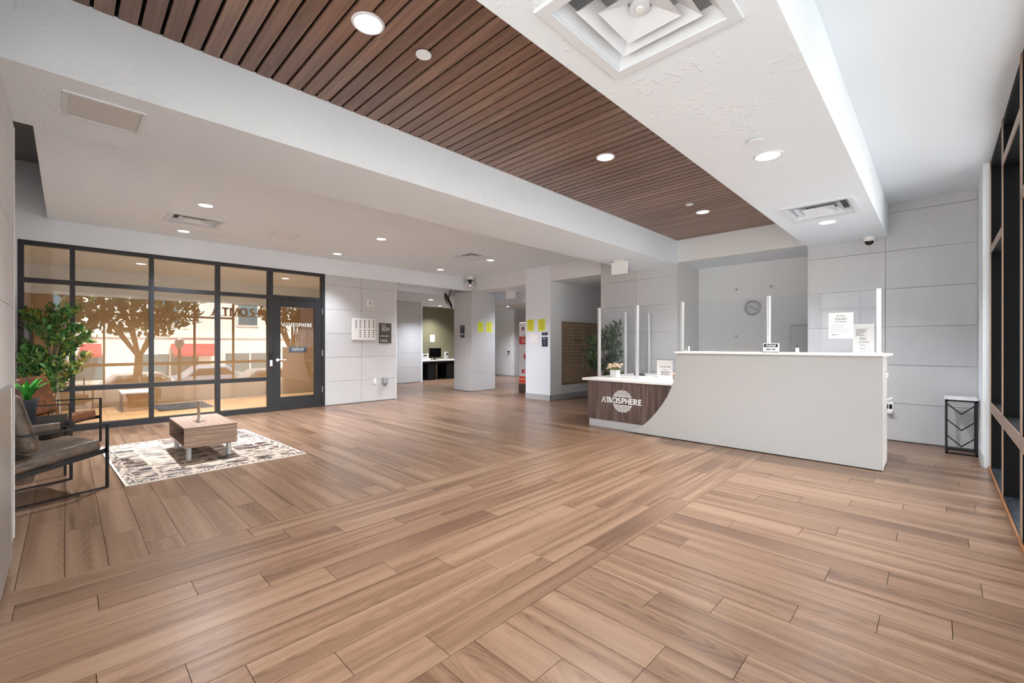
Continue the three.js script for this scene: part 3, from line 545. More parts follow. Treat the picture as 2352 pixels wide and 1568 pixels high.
// things on the desk
const textPaper = (lines, o = {}) => canvasTex(256, 340, (x, w, h) => { x.fillStyle = o.bg ?? '#f4f4f2'; x.fillRect(0, 0, w, h); for (const [x0, x1, y0, y1, n, c, col, hg] of lines) greek(x, x0 * w, x1 * w, y0 * h, y1 * h, n, col ?? '#6a6a6c', c, hg ?? 0.5); });
function notice(name, label, cat, dir, c0, c1, z0, z1, plane, tex, { depth = 0.003, group, body = mPaper, r = 0 } = {}) {
  const g = thing(name, label, cat, dir === 'A' ? [plane, (c0 + c1) / 2, z0] : [(c0 + c1) / 2, plane, z0], { group });
  part(g, 'sheet', box2(dir, c0, c1, z0, z1, plane, plane + depth, r), body);
  const [q, m] = face(dir, c0 + (c0 > c1 ? -0.002 : 0.002), c1 + (c0 > c1 ? 0.002 : -0.002), z0 + 0.002, z1 - 0.002, plane - 0.0008, tex);
  part(g, 'printed_face', q, m);
  return g;
}
{
  const P = (x, y, a = 6.28) => onA(x, y, a);
  let [, b0, z1] = P(1903, 719), [, b1, z0] = P(1960, 777);
  notice('paper_notice', 'white printed letter taped on the acrylic screen above the counter', 'paper', 'A', b0, b1, z0, z1, 6.285, textPaper([[0.3, 0.7, 0.1, 0.16, 1, true, '#77777a'], [0.2, 0.8, 0.2, 0.3, 2, true], [0.15, 0.85, 0.34, 0.39, 1, true, '#555'], [0.1, 0.88, 0.46, 0.8, 6, false, '#b8b8ba', 0.35], [0.12, 0.5, 0.84, 0.9, 1, false]]));
  const g = thing('sign_holder', 'clear upright sign holder at the end of the counter with a printed notice', 'sign holder', [6.05, 0.57, 1.203]);
  part(g, 'holder_sleeve', bx(6.043, 6.047, 0.49, 0.67, 1.206, 1.52), new THREE.MeshPhysicalMaterial({ color: 0xffffff, transmission: 0.8, roughness: 0.1, thickness: 0, ior: 1.5 }));
  part(g, 'foot', bx(6.03, 6.12, 0.49, 0.67, 1.203, 1.208), mAcrylic);
  { const [q, m] = face('A', 0.665, 0.495, 1.22, 1.51, 6.041, textPaper([[0.12, 0.75, 0.14, 0.42, 6, false, '#5c5c60'], [0.25, 0.7, 0.46, 0.58, 2, true, '#6a6a6c'], [0.15, 0.9, 0.62, 0.67, 1, true, '#555'], [0.3, 0.6, 0.74, 0.78, 1, true], [0.3, 0.6, 0.86, 0.9, 1, true]], { bg: '#dcdcdc' })); part(g, 'printed_face', q, m); }
  const h = thing('sign_holder', 'white framed notice standing on the low desk beside the counter curve', 'sign holder', [6.1, 2.85, 0.76]);
  part(h, 'frame', bx(6.09, 6.105, 2.72, 2.97, 0.762, 1.075, 0.003), mAcrylic);
  { const [q, m] = face('A', 2.965, 2.725, 0.77, 1.07, 6.088, textPaper([[0.12, 0.9, 0.3, 0.36, 1, true, '#444'], [0.3, 0.7, 0.44, 0.48, 1, true], [0.12, 0.9, 0.52, 0.74, 5, true, '#4a4a4c']], { bg: '#f2f2f3' })); part(h, 'printed_face', q, m); }
  part(h, 'foot', bx(6.09, 6.17, 2.72, 2.97, 0.760, 0.764), mPlastic);
  const d = thing('counter_block_sign', 'small black and white block sign on the counter top', 'sign', [5.95, 1.45, 1.203]);
  part(d, 'sign_block', bx(5.93, 5.96, 1.36, 1.525, 1.209, 1.315, 0.003), mPlastic); part(d, 'sign_base', bx(5.915, 5.98, 1.36, 1.53, 1.203, 1.209), mBlackMetal);
  { const [q, m] = face('A', 1.522, 1.363, 1.212, 1.312, 5.9292, canvasTex(256, 160, (x, w, h) => { x.fillStyle = '#fafafa'; x.fillRect(0, 0, w, h); x.fillStyle = '#141416'; x.fillRect(8, 6, w - 16, 66); x.fillStyle = '#fff'; x.font = 'italic bold 50px sans-serif'; x.textAlign = 'center'; x.fillText('PLEASE', w / 2, 58); greek(x, 40, 220, 98, 128, 1, '#555', true, 0.9); })); part(d, 'printed_face', q, m); }
  const f = thing('figurine', 'tiny white figurine standing on the counter top', 'figurine', [6.05, 2.48, 1.203]);
  part(f, 'body', [cyl(6.05, 2.48, 1.203, 1.235, 0.016, 0.01), cyl(6.05, 2.48, 1.235, 1.262, 0.013, 0.016)], mPlastic); { const e = new THREE.SphereGeometry(0.014, 12, 8); e.translate(6.05, 1.262, -2.48); part(f, 'head', e, mPlastic); } part(f, 'tail', cyl(6.05, 2.52, 1.203, 1.222, 0.011, 0.006), mPlastic);
  const s = thing('soap_dispenser', 'small white dispenser bottle standing behind the counter screen', 'bottle', [6.4, 1.3, 1.203]);
  part(s, 'bottle', cyl(6.39, 1.26, 1.203, 1.26, 0.02, 0.018), mPlastic); part(s, 'pump', [cyl(6.39, 1.26, 1.26, 1.285, 0.006), bx(6.36, 6.395, 1.255, 1.265, 1.28, 1.288)], mBlackMetal);
  // low desk contents
  const v = thing('flower_pot', 'white square pot of peach flowers on the low desk', 'flower pot', [6.45, 3.95, 0.76]);
  part(v, 'pot', bx(6.42, 6.54, 3.84, 3.97, 0.76, 0.87, 0.008), mPlastic);
  const pet = [], fm = std({ color: 0xe8cdb0, roughness: 0.8 });
  for (let i = 0; i < 26; i++) { const q = new THREE.SphereGeometry(rr(0.018, 0.03), 7, 5); q.scale(1, 0.7, 1); q.translate(6.48 + rr(-0.1, 0.1), 0.91 + rr(-0.02, 0.07), -(3.91 + rr(-0.11, 0.11))); pet.push(q); }
  part(v, 'blossoms', pet, fm); part(v, 'leaves', Array.from({ length: 14 }, () => { const q = new THREE.ConeGeometry(0.012, 0.08, 4); q.rotateZ(rr(-1.2, 1.2)); q.rotateY(rr(0, 6)); q.translate(6.48 + rr(-0.07, 0.07), 0.885, -(3.91 + rr(-0.07, 0.07))); return q; }), std({ color: 0x7b8a3a, roughness: 0.7 }));
  const t = thing('paper_tray', 'white letter tray on the low desk', 'tray', [6.6, 3.0, 0.76]);
  part(t, 'tray_base', bx(6.5, 6.73, 2.78, 3.16, 0.76, 0.768), mPlastic); part(t, 'tray_shelf', bx(6.5, 6.73, 2.78, 3.16, 0.82, 0.826), mPlastic); part(t, 'tray_side', [bx(6.5, 6.73, 2.775, 2.78, 0.76, 0.83), bx(6.5, 6.73, 3.16, 3.165, 0.76, 0.83)], mPlastic);
  const o = thing('folder', 'orange folder lying on the letter tray', 'folder', [6.6, 3.0, 0.826]);
  part(o, 'folder_cover', bx(6.48, 6.72, 2.8, 3.15, 0.8265, 0.85, 0.004), std({ color: 0xd9714c, roughness: 0.6 })); part(o, 'folder_papers', bx(6.485, 6.715, 2.805, 3.145, 0.85, 0.854), mPaper);
  const k = thing('stapler', 'black stapler lying on the desk return', 'stapler', [7.0, 3.8, 0.76]);
  part(k, 'stapler_base', bx(6.95, 7.0, 3.62, 3.82, 0.76, 0.772, 0.003), mBlackMetal); part(k, 'stapler_arm', bx(6.953, 6.997, 3.63, 3.82, 0.778, 0.80, 0.008), mBlackMetal);
  const b = thing('binder_row', 'white binder leaning on the shelf behind the counter', 'binder', [6.1, 2.0, 0.885]);
  part(b, 'binder_cover', bx(6.02, 6.28, 2.0, 2.05, 0.886, 1.14, 0.004), mPlastic); part(b, 'binder_pages', bx(6.03, 6.285, 2.006, 2.044, 0.892, 1.13), mPaper);
}
// clock and niche hooks
{
  const [, b, z] = onA(1729, 707, 8.8), g = thing('wall_clock', 'round silver wall clock in the niche behind the desk', 'clock', [8.8, b, z]);
  const rim = new THREE.TorusGeometry(0.125, 0.016, 12, 48); rim.rotateY(Math.PI / 2); rim.translate(8.78, z, -b); part(g, 'rim', rim, mSteel);
  const dial = new THREE.CylinderGeometry(0.122, 0.122, 0.02, 40); dial.rotateZ(Math.PI / 2); dial.translate(8.789, z, -b); part(g, 'dial', dial, std({ color: 0xd0d1d2, roughness: 0.35 }));
  part(g, 'numeral_ring', Array.from({ length: 12 }, (_, i) => { const q = i * Math.PI / 6; return lb(8.777, z + 0.1 * Math.cos(q), -b + 0.1 * Math.sin(q), 0.002, i % 3 ? 0.014 : 0.024, 0.008); }), mBlackMetal);
  const hand = (ang, L, w) => bar(V(8.774, b, z), V(8.774, b - L * Math.sin(ang), z + L * Math.cos(ang)), 0.003, w);
  part(g, 'hour_hand', hand(-0.96, 0.06, 0.008), mBlackMetal); part(g, 'minute_hand', hand(2.05, 0.1, 0.006), mBlackMetal);
  for (const [x, y, l] of [[1693, 665, 'above and left of the clock'], [1772, 658, 'above and right of the clock'], [1692, 772, 'below the clock']]) { const [, hb, hz] = onA(x, y, 8.8), h = thing('wall_hook', `small metal stud in the niche wall, ${l}`, 'hook', [8.79, hb, hz], { group: 'niche wall studs' }); part(h, 'stud', [rod(V(8.8, hb, hz), V(8.77, hb, hz), 0.014, 0.012, 12), rod(V(8.77, hb, hz), V(8.765, hb, hz), 0.022, 0.022, 14)], mSteel); }
  const r = thing('leaning_board', 'pale board leaning against the niche wall', 'board', [8.6, 2.2, 0]);
  part(r, 'board_face', [bar(V(8.68, 2.26, 0.1), V(8.77, 2.2, 1.72), 0.03, 0.11)], mPaintFlat);
  const c = thing('office_cabinet', 'grey upright locker in the niche corner behind the counter', 'cabinet', [8.4, 1.6, 0]);
  part(c, 'cabinet_body', bx(8.35, 8.78, 1.42, 1.75, 0, 1.62, 0.006), std({ color: 0x9a9b9e, roughness: 0.5 })); part(c, 'cabinet_door', bx(8.335, 8.35, 1.43, 1.74, 0.03, 1.6, 0.004), std({ color: 0xa5a6a9, roughness: 0.45 })); part(c, 'handle', bx(8.32, 8.336, 1.69, 1.705, 0.95, 1.12, 0.003), mChrome);
}
// mailboxes
{
  const mMail = std({ color: 0xb6a189, roughness: 0.4, metalness: 0.15 }), mMailF = std({ color: 0x9a8871, roughness: 0.45, metalness: 0.15 }), mMailShade = std({ color: 0x76664f, roughness: 0.8 }), MB = 6.40;
  const g = thing('mailbox_unit', 'bronze wall of small mailboxes over parcel lockers', 'mailboxes', [9, MB, 0.365]);
  part(g, 'surround', [bx(8.22, 9.92, MB - 0.03, MB - 0.012, 0.34, 0.375), bx(8.22, 9.92, MB - 0.03, MB - 0.012, 1.815, 1.85), bx(8.22, 8.25, MB - 0.03, MB - 0.012, 0.375, 1.815), bx(9.89, 9.92, MB - 0.03, MB - 0.012, 0.375, 1.815)], mMailF);
  part(g, 'back_panel', bx(8.22, 9.92, MB - 0.012, MB, 0.34, 1.85), mMailShade);  // back panel coloured darker to paint the shade between the doors
  for (let c = 0; c < 4; c++) {
    const a0 = 8.255 + 0.409 * c, a1 = a0 + 0.385;
    part(g, 'column_rail', bx(a1 + 0.003, a1 + 0.022, MB - 0.032, MB - 0.012, 0.375, 1.815), mMail);
    for (let r = 0; r < 12; r++) { const z0 = 0.86 + 0.0795 * r; const d = part(g, 'mailbox_door', bx(a0, a1, MB - 0.026, MB - 0.012, z0 + 0.006, z0 + (c === 1 && r === 6 ? 0.05 : 0.0735), 0.003), mMail); part(d, 'lock', [rod(V(a0 + 0.19, MB - 0.026, z0 + 0.038), V(a0 + 0.19, MB - 0.031, z0 + 0.038), 0.008, 0.008, 10), bx(a0 + 0.02, a0 + 0.08, MB - 0.0275, MB - 0.026, z0 + 0.025, z0 + 0.05)], mSteel); }
    const L = part(g, 'parcel_locker', bx(a0, a1, MB - 0.026, MB - 0.012, 0.38, 0.85, 0.003), mMail);
    part(L, 'lock', [rod(V(a0 + 0.05, MB - 0.026, 0.60), V(a0 + 0.05, MB - 0.036, 0.60), 0.02, 0.018, 12), rod(V(a0 + 0.05, MB - 0.026, 0.52), V(a0 + 0.05, MB - 0.032, 0.52), 0.012, 0.012, 10), rod(V(a0 + 0.18, MB - 0.026, 0.62), V(a0 + 0.18, MB - 0.031, 0.62), 0.009, 0.009, 10)], mSteel);
  }
}
// ---------------------------------------------------------------- notices and wall devices
const yellow = i => textPaper([[0.25, 0.75, 0.06, 0.12, 1, true, '#8d9a1e'], [0.15, 0.85, 0.18, 0.9, 9, true, '#a3ad2c', 0.4]], { bg: i ? '#dfe04a' : '#d5e23a' });
const mYel = std({ color: 0xdae13f, roughness: 0.8 });
{
  const Q = (x0, y0, x1, y1, f, p) => { const s = f(x0, y0, p), e = f(x1, y1, p), i = f === onA ? 1 : 0; return [s[i], e[i], e[2], s[2]]; };
  const fit = (dir, f, plane, x0, y0, x1, y1) => { const [c0, c1, z0, z1] = Q(x0, y0, x1, y1, f, plane); return [dir, c0, c1, z0, z1, plane]; };
  let yi = 0;
  for (const [x0, y0, x1, y1, l] of [[1098, 739, 1110, 762, 'left'], [1117, 739, 1130, 763, 'right']]) notice('yellow_notice', l === 'left' ? 'bright yellow notice on the square column, edge side' : 'bright yellow notice on the square column, passage side', 'notice', ...fit('B', onB, 9.196, x0, y0, x1, y1), yellow(yi++ % 2), { body: mYel });
  for (const [x0, y0, x1, y1, l] of [[1211, 734, 1226, 760, 0], [1236, 733, 1252, 760, 1]]) notice('yellow_notice', l ? 'yellow notice above the black plaques on the painted pier' : 'yellow notice above the white card on the painted pier', 'notice', ...fit('A', onA, A2 - 0.004, x0, y0, x1, y1), yellow(1), { body: mYel });
  notice('white_card', 'white square card on the painted pier under a yellow notice', 'card', ...fit('A', onA, A2 - 0.005, 1217.5, 767, 1235, 787), textPaper([[0.2, 0.8, 0.82, 0.9, 1, true, '#b9b9bb']], { bg: '#f6f6f7' }));
  const plaque = n => canvasTex(128, 192, (x, w, h) => { x.fillStyle = '#2c2d3c'; x.fillRect(0, 0, w, h); greek(x, 22, 106, 22, 60, 1, '#cfd0da', true); greek(x, 24, 104, 64, 170, n, '#7f819a', true); });
  const mNavy = std({ color: 0x2c2d3c, roughness: 0.5 });
  notice('black_plaque', 'small dark plaque strip on the painted pier', 'plaque', ...fit('A', onA, A2 - 0.008, 1244.5, 763, 1257.5, 769.5), plaque(1), { body: mNavy, depth: 0.007 });
  notice('black_plaque', 'tall dark plaque with figures on the painted pier', 'plaque', ...fit('A', onA, A2 - 0.008, 1244.5, 774, 1257.5, 795.5), plaque(4), { body: mNavy, depth: 0.007 });
  notice('black_plaque', 'dark upright plaque on the square column', 'plaque', ...fit('A', onA, A2 - 0.008, 1057, 747, 1066.5, 765), plaque(4), { body: mNavy, depth: 0.007 });
  notice('black_plaque', 'small dark square plaque under another on the square column', 'plaque', ...fit('A', onA, A2 - 0.008, 1057.5, 768, 1066.5, 775), plaque(1), { body: mNavy, depth: 0.007 });
  notice('directory_sign', 'brown-black directory sign with white lines of text', 'sign', ...fit('B', onB, B0 - 0.012, 871, 741.5, 899, 788), canvasTex(256, 400, (x, w, h) => { x.fillStyle = '#4b4643'; x.fillRect(0, 0, w, h); x.fillStyle = '#3b3634'; x.fillRect(0, 0, w, 10); greek(x, 50, 150, 30, 60, 1, '#d9d6d2'); greek(x, 50, 235, 66, 170, 4, '#c9c5c0'); greek(x, 20, 200, 250, 280, 1, '#d9d6d2'); greek(x, 20, 210, 330, 385, 2, '#d0ccc8'); }), { depth: 0.011, body: std({ color: 0x4b4643, roughness: 0.5 }) });
  // intercom board with key slots
  const [c0, c1, z0, z1] = Q(808, 730, 862, 781, onB, B0 - 0.01), g = thing('key_panel', 'white wall panel with four columns of black slots', 'panel', [(c0 + c1) / 2, B0, z0]);
  part(g, 'panel_board', bx(c0, c1, B0 - 0.03, B0 - 0.001, z0, z1, 0.012), mPlastic);
  for (let i = 0; i < 4; i++) for (let k = 0; k < 8; k++) { const a = c0 + (c1 - c0) * (0.33 + 0.19 * i), z = z1 - (z1 - z0) * (0.1 + 0.1 * k + (k > 3 ? 0.05 : 0)); part(g, 'slot', bx(a - 0.011, a + 0.013, B0 - 0.034, B0 - 0.029, z - 0.012, z + 0.012, 0.002), mBlackMetal); }
  part(g, 'header_label', bx(c0 + 0.07, c0 + 0.11, B0 - 0.032, B0 - 0.029, z0 + 0.26, z0 + 0.44, 0.001), mBase);
  const dev = (name, label, cat, x0, y0, x1, y1, mat, depth, extra) => { const [d0, d1, e0, e1] = Q(x0, y0, x1, y1, onB, B0 - 0.005), t = thing(name, label, cat, [(d0 + d1) / 2, B0, e0]); part(t, 'housing', bx(d0, d1, B0 - depth, B0, e0, e1, 0.012), mat); extra?.(t, d0, d1, e0, e1); };
  dev('alarm_strobe', 'white wall alarm above the slotted panel', 'alarm', 841, 689, 855, 706, mPlastic, 0.045, (t, d0, d1, e0, e1) => { part(t, 'grille', bx(d0 + 0.04, d1 - 0.03, B0 - 0.05, B0 - 0.044, e0 + 0.06, e1 - 0.02, 0.004), mBase); part(t, 'strobe_lens', bx(d0 + 0.05, d1 - 0.02, B0 - 0.056, B0 - 0.044, e0 + 0.01, e0 + 0.05, 0.006), mAlu); });
  dev('wall_outlet', 'white wall outlet low beside the directory sign wall', 'outlet', 858, 869, 864.5, 881, mPlastic, 0.008, (t, d0, d1, e0, e1) => part(t, 'socket', [bx((d0 + d1) / 2 - 0.016, (d0 + d1) / 2 + 0.016, B0 - 0.012, B0 - 0.007, e0 + 0.015, e0 + 0.05), bx((d0 + d1) / 2 - 0.016, (d0 + d1) / 2 + 0.016, B0 - 0.012, B0 - 0.007, e1 - 0.05, e1 - 0.015)], mPlastic));
  dev('plug_in_device', 'grey plug-in device next to the white outlet', 'device', 877, 866, 889, 881, std({ color: 0x8e9094, roughness: 0.5 }), 0.06, (t, d0, d1, e0, e1) => { part(t, 'vent_face', bx(d0 + 0.02, d1 - 0.02, B0 - 0.064, B0 - 0.058, e0 + 0.02, e1 - 0.02, 0.004), std({ color: 0x9fa1a5, roughness: 0.5 })); part(t, 'plug', bx(d1 - 0.06, d1 - 0.03, B0 - 0.03, B0 - 0.005, e0 - 0.02, e0, 0.004), mBlackMetal); });
  const o = thing('wall_outlet', 'double wall outlet beside the end of the white counter', 'outlet', [A2, 0.46, 0.4]);
  part(o, 'cover_plate', bx(A2 - 0.008, A2, 0.43, 0.53, 0.40, 0.52, 0.003), mPlastic); part(o, 'socket', [bx(A2 - 0.012, A2 - 0.007, 0.445, 0.475, 0.43, 0.49), bx(A2 - 0.012, A2 - 0.007, 0.485, 0.515, 0.43, 0.49)], mBlackMetal); part(o, 'adapter', bx(A2 - 0.05, A2 - 0.012, 0.44, 0.5, 0.37, 0.42, 0.006), mPlastic);
}
// ---------------------------------------------------------------- computer corner, kiosk, wall screen
{
  const g = thing('computer_counter', 'white-topped dark counter against the olive wall', 'counter', [9.8, 13.5, 0]);
  part(g, 'counter_top', bx(8.672, 12.4, 13.28, 14.098, 0.68, 0.72, 0.004), mPlastic); part(g, 'apron', bx(8.67, 12.4, 13.34, 13.4, 0.60, 0.68), mDark);
  for (const [x0, x1] of [[9.25, 9.62], [10.1, 10.5], [11.0, 11.4]]) { const c = part(g, 'pedestal', bx(x0, x1, 13.4, 14.0, 0.0, 0.6), mBlackMetal); part(c, 'pedestal_door', bx(x0 + 0.02, x1 - 0.02, 13.385, 13.4, 0.03, 0.58, 0.003), mDark); }
  part(g, 'divider', bx(9.62, 9.66, 13.36, 14.0, 0, 0.6), std({ color: 0x6b5645, roughness: 0.6 }));
  const m = thing('computer_monitor', 'black computer monitor on the counter by the olive wall', 'monitor', [9.8, 13.7, 0.72]);
  part(m, 'screen_case', bx(9.52, 10.06, 13.66, 13.7, 0.80, 1.17, 0.008), mDark); part(m, 'screen_face', bx(9.535, 10.045, 13.655, 13.66, 0.815, 1.155), std({ color: 0x050506, roughness: 0.15 })); part(m, 'stand', [bx(9.76, 9.82, 13.69, 13.73, 0.73, 0.95), bx(9.65, 9.93, 13.6, 13.8, 0.72, 0.735, 0.004)], mDark);
  const k = thing('keyboard', 'pale keyboard in front of the black monitor', 'keyboard', [9.9, 13.45, 0.72]); part(k, 'key_tray', bx(9.72, 10.1, 13.36, 13.5, 0.7205, 0.735, 0.004), mBase); part(k, 'keys', bx(9.735, 10.085, 13.37, 13.49, 0.735, 0.74), mPlastic);
  const p = thing('printer', 'white desktop printer beside the computer monitor', 'printer', [9.0, 13.6, 0.72]);
  part(p, 'printer_body', bx(8.72, 9.28, 13.45, 13.95, 0.7205, 0.95, 0.02), mPlastic); part(p, 'scanner_lid', bx(8.72, 9.12, 13.5, 13.95, 1.03, 1.07, 0.012), mPlastic); part(p, 'output_gap', bx(8.75, 9.1, 13.52, 13.93, 0.95, 1.03), mBlackMetal); part(p, 'button_strip', bx(9.12, 9.26, 13.445, 13.45, 0.88, 0.92), mBlackMetal);
  const s = thing('speaker', 'small pale speaker at the end of the computer counter', 'speaker', [10.3, 13.6, 0.72]); part(s, 'speaker_case', bx(10.2, 10.32, 13.55, 13.68, 0.7205, 1.02, 0.015), mBase); part(s, 'speaker_cone', rod(V(10.26, 13.55, 0.93), V(10.26, 13.545, 0.93), 0.04, 0.04, 16), mBlackMetal);
  const lamp = thing('desk_phone', 'white telephone between printer and monitor', 'telephone', [9.4, 13.6, 0.72]); part(lamp, 'phone_base', bx(9.32, 9.46, 13.5, 13.66, 0.7205, 0.78, 0.01), mPlastic); part(lamp, 'handset', bx(9.33, 9.37, 13.5, 13.56, 0.78, 0.98, 0.015), mPlastic);
  notice('paper_notice', 'white notice on the olive wall above the monitor', 'paper', 'B', 9.85, 10.07, 1.40, 1.68, 14.095, textPaper([[0.12, 0.88, 0.1, 0.9, 10, false, '#9a9a98', 0.4]]));
  const t = thing('security_mirror', 'round black-backed mirror tilted on a bracket beside the column', 'mirror', [7.95, 10.4, 2.64]);
  const mc = onB(1029, 690, 10.4), nrm = new THREE.Vector3(-0.86 * SA - 0.22 * CA, -0.46, -(0.86 * CA - 0.22 * SA)).normalize(), mq = new THREE.Quaternion().setFromUnitVectors(new THREE.Vector3(0, 1, 0), nrm);
  const mp = V(...mc), disc1 = new THREE.CylinderGeometry(0.235, 0.235, 0.05, 32); disc1.applyQuaternion(mq); disc1.translate(mp.x, mp.y, mp.z); part(t, 'mirror_back', disc1, mDark);
  const rimg = new THREE.TorusGeometry(0.235, 0.02, 8, 36); rimg.rotateX(Math.PI / 2); rimg.applyQuaternion(mq); rimg.translate(mp.x, mp.y, mp.z); part(t, 'mirror_rim', rimg, mBlackMetal);
  const dome = new THREE.SphereGeometry(0.5, 24, 6, 0, Math.PI * 2, 0, 0.46); dome.translate(0, -0.42, 0); dome.applyQuaternion(mq); dome.translate(mp.x, mp.y, mp.z); part(t, 'mirror_face', dome, std({ color: 0x6b5a48, roughness: 0.1, metalness: 0.8 }));
  part(t, 'bracket', rod(mp.clone(), new THREE.Vector3(mp.x + 0.12, 3.0, mp.z), 0.014), mBlackMetal);
  const KB = 8.57, z = thing('kiosk', 'red and white standing kiosk banner beside the painted pier', 'kiosk', [KB, 7.7, 0]);
  part(z, 'kiosk_board', bx(KB, KB + 0.12, 7.30, 8.13, 0.24, 1.90, 0.03), mPlastic); part(z, 'kiosk_base', bx(KB - 0.02, KB + 0.3, 7.30, 8.12, 0, 0.24, 0.006), std({ color: 0x4a3d30, roughness: 0.7 }));
  const [q, mm] = face('A', 8.115, 7.315, 0.26, 1.885, KB - 0.001, canvasTex(512, 1024, (x, w, h) => {
    x.fillStyle = '#dcdee2'; x.fillRect(0, 0, w, h); x.fillStyle = '#eceef0'; x.fillRect(0, 0, w, 230);
    x.fillStyle = '#7c2c38'; x.beginPath(); x.arc(90, 105, 34, 0, 7); x.fill(); x.fillStyle = '#eceef0'; x.beginPath(); x.arc(92, 112, 14, 0, 7); x.fill(); greek(x, 150, 330, 70, 100, 1, '#6b3a44');
    greek(x, 60, 420, 205, 222, 1, '#8b8d96'); x.fillStyle = '#c63a3c'; x.fillRect(0, 235, w, 130); greek(x, 60, 420, 262, 345, 3, '#f0c9c6');
    x.fillStyle = '#fff'; x.fillRect(120, 420, 130, 60); x.fillStyle = '#c8464c'; x.fillRect(110, 530, 130, 80); x.fillStyle = '#35363c'; x.beginPath(); x.arc(170, 660, 20, 0, 7); x.arc(170, 750, 20, 0, 7); x.fill();
    x.fillStyle = '#b8323c'; x.fillRect(60, 790, 340, 64); x.fillStyle = '#fff'; x.beginPath(); x.moveTo(110, 802); x.lineTo(170, 822); x.lineTo(110, 842); x.fill(); x.fillStyle = '#dd5040'; x.fillRect(0, 905, w, 119); x.fillStyle = '#f1b9a2'; x.fillRect(20, 948, w, 14);
  }), { roughness: 0.35 });
  part(z, 'printed_face', q, mm);
}
// ---------------------------------------------------------------- metal side table by the window
{
  const g = thing('accent_table', 'narrow black chevron-frame table with marble top by the window column', 'table', [7.6, -0.2, 0]);
  const x0 = 7.36, x1 = 7.66, y0 = -0.32, y1 = -0.07, h = 0.645, t = 0.02;
  for (const [x, y] of [[x0, y0], [x0, y1], [x1, y0], [x1, y1]]) part(g, 'leg', bx(x - t / 2, x + t / 2, y - t / 2, y + t / 2, 0, h), mBlackMetal);
  for (const z of [0.01, h - 0.01]) for (const q of [bar(V(x0, y0, z), V(x0, y1, z), t, t), bar(V(x1, y0, z), V(x1, y1, z), t, t), bar(V(x0, y0, z), V(x1, y0, z), t, t), bar(V(x0, y1, z), V(x1, y1, z), t, t)]) part(g, 'frame_rail', q, mBlackMetal);
  for (const z of [0.60, 0.41, 0.22]) { const ym = (y0 + y1) / 2; part(g, 'chevron', [bar(V(x0, y1, z), V(x0, ym, z - 0.12), 0.012, 0.012), bar(V(x0, ym, z - 0.12), V(x0, y0, z), 0.012, 0.012)], mBlackMetal); }
  part(g, 'marble_top', bx(x0 - 0.02, x1 + 0.02, y0 - 0.01, y1 + 0.02, h, h + 0.022, 0.004), std({ map: dataTex(256, 256, (x, y) => { const v = Math.abs(fbm(x / 40, y / 40, 4) - 0.5), k = 236 - cl(0.05 - v, 0, 0.05) * 1800; return [k, k, k + 2]; }), roughness: 0.25 }));
}
